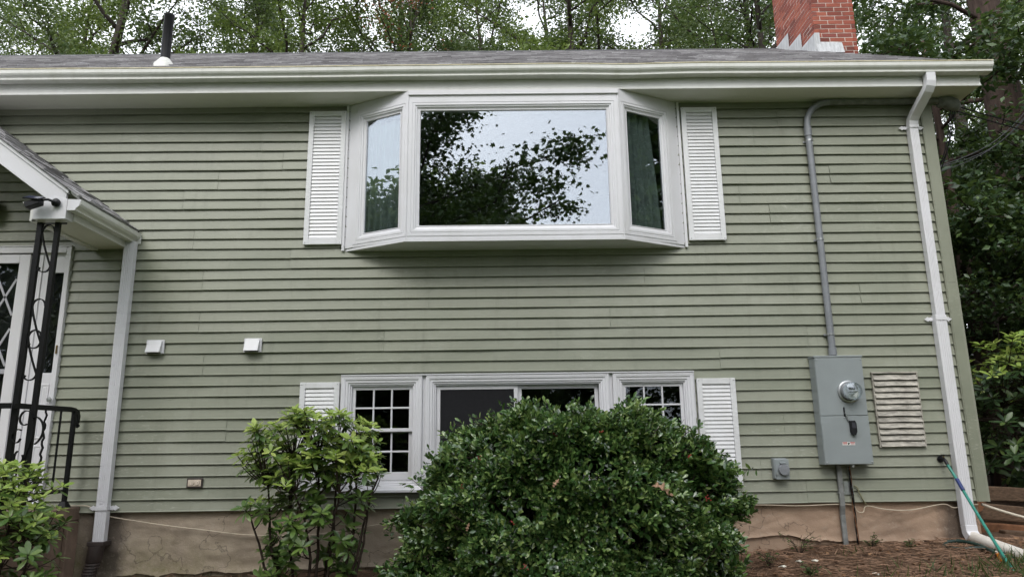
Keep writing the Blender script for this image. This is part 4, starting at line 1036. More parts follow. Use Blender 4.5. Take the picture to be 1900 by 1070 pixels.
# ---- spigot and hoses
sp = thing('spigot', (3.95, -.05, .36), 'black outdoor spigot beside the right downspout', 'tap')
MB().tube([(3.950, -.018, .372), (3.950, -.075, .372), (3.953, -.095, .350), (3.957, -.105, .325)], .015, 10).build('spout', M_BLACK, sp, smooth=True)
MB().lathe([(.030, -.018), (.030, -.024)], (3.950, 0, .372), 'y', 14).build('wall_flange', M_BLACK, sp)
MB().tube([(3.950, -.070, .372), (3.950, -.078, .405)], .006, 8).build('valve_stem', M_BRASS, sp)
MB().lathe([(.006, 0), (.026, .004), (.028, .010), (.020, .012)], (3.950, -.079, .404), 'z', 8).build('handle', M_BLACK, sp)
hp = [(3.957, -.105, .325), (3.965, -.125, .285), (3.972, -.17, .22), (3.965, -.30, .07), (3.92, -.55, -.14), (3.84, -.85, -.33), (3.74, -1.12, -.435), (3.55, -1.5, -.52), (3.2, -1.9, -.575)]
def smoothp(P, k=6):
    P = [Vector(p) for p in P]; out = []
    for i in range(len(P) - 1):
        p0, p1, p2, p3 = P[max(i - 1, 0)], P[i], P[i + 1], P[min(i + 2, len(P) - 1)]
        for j in range(k):
            t = j / k; out.append(.5 * ((2 * p1) + (p2 - p0) * t + (2 * p0 - 5 * p1 + 4 * p2 - p3) * t * t + (3 * p1 - p0 - 3 * p2 + p3) * t ** 3))
    return out + [P[-1]]
hs = thing('garden_hose', (3.9, -.5, -.4), 'green garden hose running from the spigot to the lawn', 'hose')
MB().tube(smoothp(hp), .0125, 10).build('hose', M_HOSE, hs, smooth=True)
MB().tube(smoothp([(3.974, -.185, .203), (3.972, -.21, .175), (3.968, -.265, .11)]), .0165, 10).build('sleeve', M_BLUE, hs, smooth=True)
h2 = thing('coiled_hose', (3.9, -.4, -.38), 'dark green hose loop lying by the white drain pipe', 'hose')
gy = lambda x, y, d=.014: (x, y, G(x, y) + d)
MB().tube(smoothp([gy(3.82, -.16), gy(3.74, -.26), gy(3.80, -.38), gy(3.93, -.45, .03), gy(4.0, -.60, .02), gy(3.96, -.85), gy(3.90, -1.05), gy(3.95, -1.4)]), .015, 10).build('hose', M_HOSED, h2, smooth=True)
MB().tube(smoothp([gy(3.84, -.14, .02), gy(3.92, -.20, .035), gy(3.97, -.36, .035), gy(3.93, -.62, .03), gy(3.83, -.95)]), .015, 10).build('hose', M_HOSED, h2, smooth=True)
oz = thing('hose_nozzle', (3.78, -.72, -.38), 'small orange plastic hose end standing in the grass', 'nozzle')
MB().tube([gy(3.86, -.80, .0), gy(3.835, -.80, .07)], .013, 10).build('barrel', M_ORANGE, oz, smooth=True)
MB().tube([gy(3.835, -.80, .0705), gy(3.828, -.80, .085)], .009, 10).build('tip', M_CREAM, oz, smooth=True)

# ------------------------------------------------------------------ timber steps beyond the corner
tw_ = thing('timber_retaining_wall', (5.0, .6, -.4), 'dark weathered timber retaining wall beyond the right house corner', 'retaining wall')
def timber(p, q, r, mat=M_TIMBER, nm='timber'):
    P, Q = Vector(p), Vector(q); pts = [P.lerp(Q, t) + Vector((0, 0, .006 * math.sin(t * 11))) for t in np.linspace(0, 1, 9)]
    MB().tube(pts, 0, sq=(r, r)).build(nm, mat, tw_, bevel=.012)
timber((4.50, .55, -.135), (6.6, .75, -.33), .075); timber((4.46, .50, -.31), (6.6, .62, -.50), .078, M_WOODR); timber((4.62, .30, -.36), (6.6, -.1, -.52), .07)
timber((4.68, .78, .01), (6.8, 1.3, -.10), .07); timber((4.48, .46, -.50), (6.6, .5, -.64), .075)
MB().lathe([(.085, 0), (.088, .4)], (4.66, .62, -.12), 'y', 14).build('log_end', M_TIMBER, tw_)
MB().lathe([(.07, 0), (.072, .4)], (4.50, .42, -.07), 'y', 14).build('log_end', M_WOODR, tw_)
cn = tag(MB().tube(smoothp([(4.34, .10, -.038), (4.60, .05, -.13), (5.1, .0, -.27), (5.8, .0, -.42)]), .012, 8).build('white_hose', plain('pale_tube', (.6, .54, .44), .6), None, smooth=True), 'pale tube running from the house corner over the timbers', 'hose')

# ------------------------------------------------------------------ shrubs
def whorl_shrub(name, seed, label, cat, base, tips, leaf_len, n_leaf, zy, mats, nobj, stems, stem_r=.014, group=None):
    """open shrub: stems from the base, every tip carries a whorl of oval leaves; the nearest leaves are objects of their own"""
    rng = np.random.default_rng(seed); t = thing(name, base, label, cat, group)
    base = np.array(base, float); tips = np.array(tips, float)
    st = MB(); nodes = []
    for (sx, sy, mx_, my_, mz_) in stems:
        p0 = np.array([base[0] + sx, base[1] + sy, base[2] - .06]); p2 = np.array([mx_, my_, mz_]); p1 = p0 * .55 + p2 * .45 + rng.normal(0, .06, 3)
        pth = [tuple((1 - u) ** 2 * p0 + 2 * u * (1 - u) * p1 + u * u * p2 + rng.normal(0, .007, 3)) for u in np.linspace(0, 1, 9)]
        st.tube(pth, list(np.linspace(stem_r, stem_r * .5, 9)), 6)
        nodes += [(np.array(q), stem_r * (1 - .5 * i / 8)) for i, q in enumerate(pth) if i >= 2]
    NP = np.array([q for q, _ in nodes])
    for tp in tips:
        d = np.linalg.norm((NP - tp) * np.array([1, 1, .8]), axis=1) + np.where(NP[:, 2] > tp[2] - .04, .6, 0)
        k = int(np.argmin(d)); q0 = NP[k]; mid = (q0 + tp) / 2 + np.array([(q0[0] - tp[0]) * .1, 0, -.03]) + rng.normal(0, .02, 3)
        st.tube([tuple((1 - u) ** 2 * q0 + 2 * u * (1 - u) * mid + u * u * tp) for u in np.linspace(0, 1, 6)], list(np.linspace(.0055, .003, 6)), 5)
    # bare twigs
    for _ in range(14):
        k = rng.integers(len(NP)); q0 = NP[k]; e = q0 + rng.normal(0, .12, 3) * np.array([1.2, .8, .6])
        st.tube([tuple(q0), tuple((q0 + e) / 2 + rng.normal(0, .02, 3)), tuple(e)], [.004, .003, .0015], 4)
    st.build('stems', M_STEM, t)
    P, A, N, S, Yg = [], [], [], [], []
    ztop = tips[:, 2].max()
    cen = tips.mean(0)
    for tp in tips:
        out = (tp - cen) * np.array([.8, .8, .5]); out = out / (np.linalg.norm(out) + .2); ax = np.array([0, -.15, .85]) + out * .5 + rng.normal(0, .15, 3); ax /= np.linalg.norm(ax)
        young = tp[2] > zy + rng.normal(0, .12)
        for ring in range(2 if rng.random() < .6 else 1):
            n = rng.integers(*n_leaf); a0 = rng.uniform(0, 6.3)
            e1 = np.cross(ax, [0.3, 1, .2]); e1 /= np.linalg.norm(e1); e2 = np.cross(ax, e1)
            for k in range(n):
                a = a0 + 6.283 * k / n + rng.normal(0, .2); rad = e1 * math.cos(a) + e2 * math.sin(a)
                lift = rng.uniform(.05, .75) if ring == 0 else rng.uniform(-.55, .15)
                d = rad + ax * lift; P.append(tp - ax * (.035 * ring) + rad * .006); A.append(d); N.append(ax * 1.0 - rad * lift + rng.normal(0, .18, 3))
                S.append(leaf_len * rng.uniform(.65, 1.15) * (.9 if young else 1.0)); Yg.append(young and ring == 0)
    P, A, N, S, Yg = np.array(P), np.array(A), np.array(N), np.array(S), np.array(Yg)
    order = np.argsort(P[:, 1]); sel = np.zeros(len(P), bool); sel[order[:nobj]] = True
    meO = [npmesh('leaf', np.array(LEAF8[0]) * np.array([1, sc_, 1]), np.array(LEAF8[1]), mt_, True) for mt_ in (mats[1], mats[2]) for sc_ in (.85, 1.05)]
    for i in np.nonzero(sel)[0]:
        put('leaf', meO[(2 if Yg[i] else 0) + int(rng.integers(2))], t, P[i], rot_from(A[i], N[i]), S[i])
    for msk, mt_, nm in ((~sel & ~Yg, mats[0], 'foliage'), (~sel & Yg, mats[3], 'young_foliage')):
        if msk.any():
            me = cloudmesh(nm, *LEAF8, P[msk] - base, A[msk], N[msk], S[msk], mt_, True); stuff(link(bpy.data.objects.new(nm, me), t, base))
    return t
M_RHOYI = m_leaf('young_rhododendron_leaf_far', [(0, (.22, .34, .055)), (.5, (.33, .45, .095)), (1, (.46, .55, .15))], 'island', .35, .5, .3)
RM = (M_RHO, M_RHOO, M_RHOY, M_RHOYI)
rr = np.random.default_rng(21); tips = []
while len(tips) < 340:       # rhododendron by the window: wide dense top, thinner below
    z = rr.choice([rr.uniform(.35, .84), rr.uniform(.0, .5), rr.uniform(-.45, .05)], p=[.52, .30, .18]); y = rr.uniform(-1.02, -.42)
    hw = np.interp(z, [-.45, -.1, .15, .35, .6, .75, .86], [.34, .42, .49, .53, .52, .43, .22]); x = -1.60 + rr.uniform(-1, 1) * hw * (1.0 if z > .3 else .95)
    top = .84 - .10 * (x + 1.55) ** 2 * 2 - .05 * math.sin(x * 9)
    if z > top: continue
    if z < .3 and rr.random() < .45 and abs(x + 1.45) < .3: continue
    tips.append((x, y, z))
whorl_shrub('rhododendron_shrub', 5, 'leggy light green shrub with bare stems in front of the left basement window', 'shrub', (-1.5, -.68, -.56), tips, .102, (5, 9), .30, RM, 300,
            [(-.28, 0, -1.95, -.72, .25), (-.2, .05, -1.80, -.6, .45), (-.05, -.05, -1.55, -.75, .50), (.0, .05, -1.42, -.6, .55), (.12, 0, -1.25, -.7, .42), (.2, .0, -1.08, -.66, .30), (.05, -.1, -1.35, -.85, .2), (-.1, -.1, -1.7, -.85, .2), (.25, -.05, -1.12, -.78, .05), (-.3, -.1, -2.05, -.8, .02)])
tips = []
while len(tips) < 260:
    z = rr.uniform(-.62, .47); y = rr.uniform(-1.75, -1.15); hw = np.interp(z, [-.6, -.2, .1, .3, .46], [.62, .66, .60, .48, .2])
    x = -3.78 + rr.uniform(-1, 1) * hw
    if z < -.1 and rr.random() < .45: continue
    tips.append((x, y, z))
whorl_shrub('rhododendron_shrub', 9, 'bright green leafy shrub in the lower left corner before the stoop', 'shrub', (-3.75, -1.4, -.72), tips, .088, (6, 9), .05, RM, 300,
            [(-.2, 0, -4.1, -1.4, .1), (0, 0, -3.8, -1.35, .25), (.1, 0, -3.55, -1.4, .15), (.2, 0, -3.35, -1.45, -.1), (0, -.1, -3.7, -1.6, .0)])
tips = []
while len(tips) < 300:
    z = rr.uniform(-.1, 1.68); y = rr.uniform(.9, 2.1); hw = np.interp(z, [-.1, .5, 1.1, 1.68], [.6, .85, .9, .5]); x = 6.0 + rr.uniform(-1, 1) * hw
    if z < .9 and rr.random() < .5: continue
    tips.append((x, y, z))
whorl_shrub('laurel_shrub', 13, 'bright long-leaved shrub beyond the right house corner', 'shrub', (6.05, 1.6, -.36), tips, .135, (5, 8), 1.12, (M_DIM, M_RHOO, M_RHOY, M_RHOYI), 0,
            [(-.2, 0, 5.6, 1.5, .9), (0, 0, 6.0, 1.5, 1.1), (.2, 0, 6.5, 1.6, .9), (0, .1, 6.2, 1.9, .8)], .02)

# ---- holly: dense mound of small glossy leaves
hl = thing('holly_bush', (.53, -.9, -.52), 'large dense dark green holly bush with red berries before the basement windows', 'shrub')
rng = np.random.default_rng(77)
def holly_r(z):
    return np.interp(z, [-.6, -.2, .1, .25, .42, .56, .66, .74, .80], [1.25, 1.27, 1.24, 1.18, 1.07, .96, .86, .68, .28])
nt_ = 11000
zz = rng.uniform(-.58, .77, nt_ * 2); th = rng.uniform(0, 2 * np.pi, nt_ * 2)
keep = (np.sin(th) < .35) | (zz > .48) | (rng.random(nt_ * 2) < .6); zz, th = zz[keep][:nt_], th[keep][:nt_]
# crown of the mound
nz = 900; zz = np.concatenate([zz, rng.uniform(.69, .785, nz)]); th = np.concatenate([th, rng.uniform(0, 2 * np.pi, nz)])
lump = 1 + .10 * np.sin(th * 5 + zz * 7) + .08 * np.sin(th * 9 - zz * 11) + .05 * np.sin(zz * 19 + th * 3) - .03
rho = np.where(rng.random(len(zz)) < .72, rng.uniform(.90, 1.03, len(zz)), rng.uniform(.45, .92, len(zz))) * lump
rho[-nz:] = rng.uniform(0, 1, nz) ** .5
w = holly_r(zz); dep = .20 + .38 * np.clip(w / 1.38, 0, 1)
TX = .50 + w * rho * np.cos(th) + .06 * zz; TY = -.93 + dep * rho * np.sin(th); TZ = zz + (.03 * np.sin(TX * 6.3 + 1) + .03 * np.sin(TX * 14)) * np.clip(zz * 1.6, 0, 1)
tipP = np.stack([TX, TY, TZ], 1)
pocket = np.sin(TX * 8.3 + TZ * 5 + 1) + np.sin(TX * 5.1 - TZ * 11 + 2.2) + np.sin(TZ * 14.5 + TX * 3.3)      # gaps that let the shade inside show
kp = (pocket < 1.15) | (TY > -1.0) | (rng.random(len(TX)) < .25)
tipP, th, zz = tipP[kp], th[kp], zz[kp]
outd = np.stack([np.cos(th) * .8, np.sin(th) * 1.1, .25 + .9 * np.clip(zz, 0, 1)], 1) + rng.normal(0, .45, (len(zz), 3)); outd /= np.linalg.norm(outd, axis=1, keepdims=True)
# a few long shoots
for i in rng.choice(np.nonzero((zz > .35) & (np.sin(th) < .3))[0], 320, replace=False): tipP[i] += (outd[i] * .4 + np.array([0, 0, .7])) * rng.uniform(.02, .12)
for q, (x, z) in enumerate(((-.78, .30), (-.83, .26), (-.72, .34), (-.66, .36), (-.80, .12), (-.86, .10), (.30, .90), (.32, .86), (.95, .80), (.55, .86))): tipP[q] = (x, -.85, z); outd[q] = (-.7 if x < 0 else .1, -.2, .35 if x < 0 else 1)
P, A, N, S = [], [], [], []
for k in range(9):
    s = k / 8
    p = tipP - outd * (.115 * s) + rng.normal(0, .006, tipP.shape)
    side_ = rng.normal(0, 1, tipP.shape); side_ -= outd * (side_ * outd).sum(1, keepdims=True); side_ /= np.linalg.norm(side_, axis=1, keepdims=True)
    a = side_ * (.35 + .75 * s) + outd * (.9 - .55 * s)
    P.append(p); A.append(a); N.append(outd * .9 + np.array([0, -.25, .55]) + rng.normal(0, .38, tipP.shape)); S.append(rng.uniform(.036, .072, len(p)) * (.75 + .35 * s))
P, A, N, S = map(np.concatenate, (P, A, N, S))
score = P[:, 1] - S * 6 + rng.random(len(P)) * .5; order = np.argsort(score); sel = np.zeros(len(P), bool); sel[order[:300]] = True
meO = npmesh('leaf', np.array(LEAF8[0]) * np.array([1, 1.25, 1.3]), np.array(LEAF8[1]), M_HOLLYO, True)
for i in np.nonzero(sel)[0]: put('leaf', meO, hl, P[i], rot_from(A[i], N[i]), S[i] * 1.1)
base = np.array([.53, -.9, -.52])
T4 = (np.array(LEAF8[0]) * np.array([1, 1.2, 1.2])).tolist()
nt2 = len(tipP); kk = np.arange(len(P)) // nt2; tw_id = np.arange(len(P)) % nt2; lit_tips = (kk < 3) & (rng.random(nt2)[tw_id] < .46) & ~sel      # paler shoot ends: top-lit tips painted in, along with lighter new growth
for msk, mt_, nm in ((~sel & ~lit_tips, M_HOLLY, 'foliage'), (lit_tips, M_HOLLYY, 'toplit_growth')):
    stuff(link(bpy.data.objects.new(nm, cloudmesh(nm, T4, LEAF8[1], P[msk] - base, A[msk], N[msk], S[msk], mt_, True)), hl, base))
tw = MB()
for i in range(0, len(tipP), 6):
    e = tipP[i]; b0 = np.array([.53 + (e[0] - .53) * .80, -.93 + (e[1] + .93) * .70, e[2] - .12]) + rng.normal(0, .05, 3); tw.tube([tuple(e), tuple((e + b0) / 2 + rng.normal(0, .02, 3)), tuple(b0)], [.0018, .003, .005], 4)
for k in range(14):
    a = k * 2.4; e = (.53 + .75 * math.cos(a) * rng.uniform(.4, 1), -.93 + .3 * math.sin(a), rng.uniform(.1, .5)); tw.tube([(.53 + .25 * math.cos(a), -.93 + .1 * math.sin(a), -.6), (.53 + .5 * math.cos(a), -.93 + .2 * math.sin(a), -.2), e], [.02, .014, .006], 6)
stuff(tw.build('twigs', M_STEM, hl))
bm_ = MB().lathe([(.001, -.0055), (.004, -.004), (.0056, 0), (.004, .004), (.001, .0055)], (0, 0, 0), 'z', 8)
def on_holly(x, z):
    w_ = float(holly_r(z)); c = min(.98, abs((x - .53 - .06 * z) / w_)); d = .20 + .38 * min(1, w_ / 1.38)
    return Vector((x, -.93 - d * math.sqrt(max(.02, 1 - c * c)) * 1.03, z))
for (x, z) in ((.34, .62), (.68, .63), (-.22, .46), (1.34, .45), (-.34, .26), (1.44, .15), (.02, .02), (.10, -.28)):
    c = on_holly(x, z); m = MB()
    for _ in range(rs.choice((3, 5, 7))):
        q = c + Vector((rs.gauss(0, .012), rs.gauss(-.016, .008), rs.gauss(0, .010))); m.add([(v[0] + q.x, v[1] + q.y, v[2] + q.z) for v in bm_.V], bm_.F)
    m.build('berry_cluster', M_RED, hl, smooth=True)

# ---- dead leaves caught on the holly
def oak_leaf(x, z, size, lab, tilt):
    pts = [(0, .012), (.10, .05), (.16, .14), (.21, .13), (.26, .05), (.36, .07), (.42, .21), (.48, .19), (.52, .07), (.62, .08), (.70, .19), (.76, .16), (.78, .06), (.88, .07), (1, .01)]
    ring = pts + [(a, -b) for a, b in pts[::-1]]
    m = MB(); k = len(ring); nn = len(pts)
    for dz in (0, -.012):
        for (a, b) in ring: m.V.append((a, b, .6 * abs(b) + .14 * math.sin(a * 5) + dz))
    for dz0 in (0, k):
        for i in range(nn - 1):
            f = (dz0 + i, dz0 + i + 1, dz0 + k - 2 - i, dz0 + k - 1 - i); m.F.append(f if dz0 == 0 else f[::-1])
    c = on_holly(x, z) + Vector((0, -.02, 0))
    q = rot_from(Vector((math.cos(tilt), -.2, math.sin(tilt))), Vector((.1, -.75, .6))).to_matrix().to_4x4()
    m.xf(Matrix.Translation(c) @ q @ Matrix.Scale(size, 4) @ Matrix.Translation((-.5, 0, 0)))
    tag(m.build('dead_leaf', M_DEAD, None), lab, 'leaf', 'dead leaves caught on the holly')
oak_leaf(1.10, .22, .17, 'large pale tan dead oak leaf caught on the right of the holly', -.35)
oak_leaf(.33, .28, .075, 'small brown dead leaf tucked in the middle of the holly', 1.0)
oak_leaf(-.30, -.02, .065, 'small brown dead leaf low on the left of the holly', 1.3)

# ------------------------------------------------------------------ ground litter, weeds, grass
rg = np.random.default_rng(17)
n = 9000; px_ = rg.uniform(1.7, 6.2, n); py_ = rg.uniform(-1.75, -.02, n); ex_ = rg.uniform(-4.2, -.6, 1500); ey_ = rg.uniform(-1.2, -.02, 1500)
px_ = np.concatenate([px_, ex_]); py_ = np.concatenate([py_, ey_]); n = len(px_)
an = rg.uniform(0, 6.28, n); P = np.stack([px_, py_, gz(px_, py_) + .012 + .012 * rg.random(n)], 1)
A = np.stack([np.cos(an), np.sin(an), rg.normal(0, .12, n)], 1); N = np.stack([rg.normal(0, .4, n), rg.normal(0, .4, n), np.ones(n)], 1)
STICK = ([(0, .03, 0), (0, -.03, 0), (0, 0, .05), (1, .015, .02), (1, -.015, .02), (1, 0, .05)], [(0, 1, 4), (0, 4, 3), (1, 2, 5), (1, 5, 4), (2, 0, 3), (2, 3, 5)])
stuff(tag(link(bpy.data.objects.new('mulch', cloudmesh('mulch', *STICK, P, A, N, rg.uniform(.03, .16, n) * rg.uniform(.5, 1, n), M_TWIG))), 'reddish brown mulch of needles and twigs at the wall foot', 'mulch'))
n = 900; px_ = rg.uniform(1.8, 5.5, n); py_ = rg.uniform(-1.6, -.05, n); an = rg.uniform(0, 6.28, n)
P = np.stack([px_, py_, gz(px_, py_) + .02], 1); A = np.stack([np.cos(an), np.sin(an), rg.normal(0, .25, n)], 1); N = np.stack([rg.normal(0, .5, n), rg.normal(0, .5, n), np.ones(n)], 1)
stuff(tag(link(bpy.data.objects.new('leaf_litter', cloudmesh('leaf_litter', *LEAF4, P, A, N, rg.uniform(.025, .06, n), m_leaf('litter_leaf', [(0, (.10, .055, .03)), (.7, (.19, .10, .05)), (1, (.34, .2, .11))], 'island', .8, .2, .1, (.2, .1, .05))))), 'scattered fallen brown leaves on the soil bed', 'leaves'))
BLADE = ([(0, .035, 0), (0, -.035, 0), (.5, .028, .06), (.5, -.028, .06), (1, 0, -.06)], [(0, 1, 3), (0, 3, 2), (2, 3, 4)])
C, ns = [], []
for (cx, cy, k, sp_) in ((4.0, -1.0, 260, .22), (3.65, -1.15, 90, .2), (4.35, -.8, 150, .2), (3.2, -1.1, 30, .25), (2.6, -1.1, 22, .3), (4.6, -1.2, 200, .3), (2.9, -.35, 12, .1), (-2.9, -.5, 60, .4), (-2.2, -.4, 50, .3), (3.4, -1.4, 50, .4), (4.3, -1.6, 250, .4), (2.3, -1.5, 30, .4)):
    C.append(np.stack([cx + rg.normal(0, sp_, k), cy + rg.normal(0, sp_ * .5, k)], 1))
C = np.concatenate(C); C[:, 1] = np.minimum(C[:, 1], -.04); n = len(C); P = np.stack([C[:, 0], C[:, 1], gz(C[:, 0], C[:, 1]) + .002], 1)
A = np.stack([rg.normal(0, .55, n), rg.normal(0, .55, n), np.ones(n)], 1); N = rg.normal(0, 1, (n, 3))
stuff(tag(link(bpy.data.objects.new('grass', cloudmesh('grass', *BLADE, P, A, N, rg.uniform(.05, .16, n), M_GRASS))), 'loose tufts of grass along the front edge of the bed', 'grass'))
def weed(x, y, h, k, lab, seed):
    r = np.random.default_rng(seed); t = thing('weed', (x, y, G(x, y)), lab, 'weed', 'weeds in the soil bed'); st = MB(); P, A, N, S = [], [], [], []
    for i in range(k):
        a = r.uniform(0, 6.28); e = np.array([math.cos(a) * h * r.uniform(.3, .9), math.sin(a) * h * .6 * r.uniform(.3, 1), h * r.uniform(.35, 1)]); st.tube([(x, y, G(x, y) - .01), (x + e[0] * .4, y + e[1] * .4, G(x, y) + e[2] * .7), (x + e[0], y + e[1], G(x, y) + e[2])], .0018, 4)
        for j in range(5):
            s = .45 + .55 * j / 4; P.append(e * s + np.array([0, 0, .0])); aa = r.uniform(0, 6.28); A.append([math.cos(aa), math.sin(aa), r.uniform(-.1, .5)]); N.append([r.normal(0, .4), r.normal(-.2, .4), 1]); S.append(r.uniform(.022, .045))
    st.build('stems', M_STEM, t); me = cloudmesh('leaves', *LEAF8, np.array(P), np.array(A), np.array(N), np.array(S), M_GRASS, True)
    stuff(link(bpy.data.objects.new('leaves', me), t, (x, y, G(x, y))))
weed(2.50, -.22, .20, 14, 'leafy green weed against the wall left of the thin conduit', 1); weed(3.14, -.20, .14, 12, 'small weed at the foot of the grounding wires', 2); weed(2.12, -.55, .14, 12, 'low weed by the right side of the holly', 3)
weed(3.45, -.25, .08, 7, 'tiny seedling under the louvred vent', 4); weed(2.3, -.9, .12, 14, 'spreading weed at the front of the bed beside the holly', 5); weed(-.93, -.55, .22, 14, 'straggly weed between the two window shrubs', 6); weed(-1.85, -.75, .15, 12, 'low weed under the leggy shrub', 7)
for i, (x, y, lab) in enumerate(((2.20, -.62, 'white petal scrap nearest the holly on the soil'), (2.38, -.50, 'white petal scrap second from the holly'), (2.50, -.52, 'white petal scrap third from the holly'), (2.75, -1.02, 'white petal scrap low in front of the bed'))):
    m = MB(); k = 7
    for dz in (0, .006):
        for j in range(k): a = 6.283 * j / k; q = .028 * (1 + .3 * math.sin(j * 2.7 + i)); m.V.append((x + q * math.cos(a), y + q * .8 * math.sin(a), G(x, y) + .022 + dz + .006 * math.sin(a * 2)))
    m.F = [tuple(range(k))[::-1], tuple(range(k, 2 * k))] + [(j, (j + 1) % k, k + (j + 1) % k, k + j) for j in range(k)]
    tag(m.build('petal', M_PETAL, None), lab, 'petal', 'white scraps on the soil')

# ------------------------------------------------------------------ trees
def grow(seed, h, r0, cr, base, nl, nleaf, ls, lmat, bmat, lean=(0, 0), tmpl=LEAF2, sig=.34, droop=.0, flat=.6, nsub=7, elev=(12, 55), lf=.55):
    """one tree: tapered trunk with limbs and side branches; leaves in clusters along the side branches"""
    r = np.random.default_rng(seed); tr = MB(); n = 10
    ts = np.linspace(0, 1, n); wob = np.cumsum(r.normal(0, .02 * h / 10, (n, 2)), 0); wob[0] = 0
    tp = np.stack([lean[0] * ts * h + wob[:, 0], lean[1] * ts * h + wob[:, 1], ts * h * .95 - .15], 1)
    rad = r0 * (1 - ts) ** .8 + .02; rad[0] *= 1.25
    tr.tube([tuple(q) for q in tp], list(rad), 10)
    C = []
    for i in range(nl):
        t = base + (1 - base) * (i + r.uniform(.2, .8)) / nl * .98
        p0 = np.array([np.interp(t, ts, tp[:, k]) for k in range(3)]); az = i * 2.4 + r.uniform(-.5, .5)
        u = (t - base) / (1 - base); L = cr * (.35 + .65 * math.sin(math.pi * min(1, .22 + .78 * u)) ** .8) * r.uniform(.75, 1.15)
        el = R(np.interp(u, [0, 1], elev)) + r.normal(0, .12); d = np.array([math.cos(az) * math.cos(el), math.sin(az) * math.cos(el), math.sin(el)])
        lp = [p0 + d * L * s + np.array([0, 0, (.12 - droop) * L * s * s]) + (r.normal(0, .03 * L, 3) if 0 < s else 0) for s in np.linspace(0, 1, 6)]
        lr = float(np.interp(t, ts, rad)) * lf
        tr.tube([tuple(q) for q in lp], list(np.linspace(lr, .012, 6)), 6)
        lp = np.array(lp)
        for j in range(nsub):
            s = .28 + .72 * (j + r.random()) / nsub; q0 = np.array([np.interp(s, np.linspace(0, 1, 6), lp[:, k]) for k in range(3)])
            sd = d + np.array([-d[1], d[0], 0]) * r.choice([-1, 1]) * r.uniform(.5, 1.3) + r.normal(0, .3, 3) + np.array([0, 0, .1 - droop]); sd /= np.linalg.norm(sd)
            sl_ = L * r.uniform(.18, .40); q1 = q0 + sd * sl_ * .55 + r.normal(0, .05, 3); q2 = q0 + sd * sl_ + np.array([0, 0, -droop * sl_])
            tr.tube([tuple(q0), tuple(q1), tuple(q2)], [max(.010, lr * .22), .010, .005], 4)
            for _ in range(4): C.append(q0 + (q2 - q0) * r.uniform(.25, 1.1))
    C = np.array(C); wgt = r.gamma(1.6, 1, len(C)); cnt = r.multinomial(nleaf, wgt / wgt.sum()); idx = np.repeat(np.arange(len(C)), cnt)
    P = C[idx] + r.normal(0, 1, (nleaf, 3)) * np.array([sig, sig, sig * flat])
    A = r.normal(0, 1, (nleaf, 3)) * np.array([1, 1, .45]) + np.array([0, 0, -.35]); N = r.normal(0, .6, (nleaf, 3)) + np.array([0, 0, .9])
    me_t = bpy.data.meshes.new('trunk'); me_t.from_pydata(tr.V, [], tr.F); me_t.materials.append(bmat); me_t.polygons.foreach_set('use_smooth', [True] * len(me_t.polygons)); me_t.update()
    me_c = cloudmesh('crown', *tmpl, P, A, N, ls * r.uniform(.6, 1.25, nleaf), lmat)
    return me_t, me_c
def plant(name, meshes, x, y, rz, s, label, cat='tree', group=None, z=None):
    zg = G(x, y) if z is None else z
    t = thing(name, (x, y, zg), label, cat, group); t.rotation_euler.z = rz; t.scale = (s,) * 3
    for nm, me in zip(('trunk', 'crown'), meshes):
        o = bpy.data.objects.new(nm, me); COL.objects.link(o); o.parent = t
    return t
oakA = grow(31, 21, .34, 5.2, .38, 20, 31000, .140, M_OAK, M_BARK, (.03, 0), sig=.36)
oakB = grow(32, 20, .30, 4.8, .42, 18, 29000, .135, M_OAKB, M_BARK, (-.02, 0), sig=.36)
oakC = grow(33, 22, .36, 5.6, .36, 20, 27000, .138, M_OAK, M_BARK, (.10, .0), sig=.34)
redT = grow(34, 17, .18, 3.2, .5, 12, 1300, .12, M_REDLEAF, M_BARK, sig=.26)
under = grow(35, 6.5, .10, 2.3, .10, 18, 15000, .125, M_DIM, M_BARK, (.05, 0), tmpl=LEAF4, sig=.22, flat=.5, droop=.15, elev=(0, 50))
underB = grow(36, 8.5, .14, 2.7, .12, 20, 18000, .13, M_DIM, M_BARKR, (-.03, .02), tmpl=LEAF4, sig=.25, flat=.45, droop=.2, elev=(-5, 45))
bigpine = grow(37, 20, .46, 4.2, .34, 22, 26000, .14, M_DIM, M_BARKR, (.0, 0), sig=.32, droop=.2, flat=.4, lf=.16)
GB = 'trees behind the house'
plant('oak_tree', oakC, -15.3, 16, 0.0, 1.0, 'leaning oak with pale trunk behind the roof at far left', group=GB)
plant('oak_tree', oakA, -11.0, 20, 1.1, 1.05, 'broad oak behind the roof left of the vent pipe', group=GB)
plant('oak_tree', oakB, -7.0, 15.5, 2.0, .92, 'lighter green tree behind the vent pipe', group=GB)
plant('oak_tree', oakB, -18.5, 21, 4.0, 1.1, 'light green tree at the far left edge', group=GB)
plant('oak_tree', oakA, -3.4, 19, 3.2, 1.0, 'dark thin-crowned oak behind the roof between vent pipe and bay window', group=GB)
plant('red_tree', redT, -3.4, 15.5, .5, 1.0, 'sparse tree with reddish leaves above the left end of the bay window', group=GB)
plant('oak_tree', oakC, .6, 21, 2.6, 1.0, 'oak behind the roof above the large pane', group=GB)
plant('oak_tree', oakB, 2.7, 16.5, .4, 1.0, 'dark trunked tree above the right end of the large pane', group=GB)
plant('oak_tree', oakA, 6.2, 20, 5.0, 1.0, 'oak between the bay window and the chimney', group=GB)
plant('oak_tree', oakC, 9.6, 17, 1.5, .95, 'dense oak just left of the chimney', group=GB)
plant('oak_tree', oakA, 8.2, 12.5, 2.2, .80, 'dark oak close behind the chimney', group=GB)
plant('oak_tree', oakA, 15.0, 15, .9, 1.0, 'oak right of the chimney behind the big trunk', group=GB)
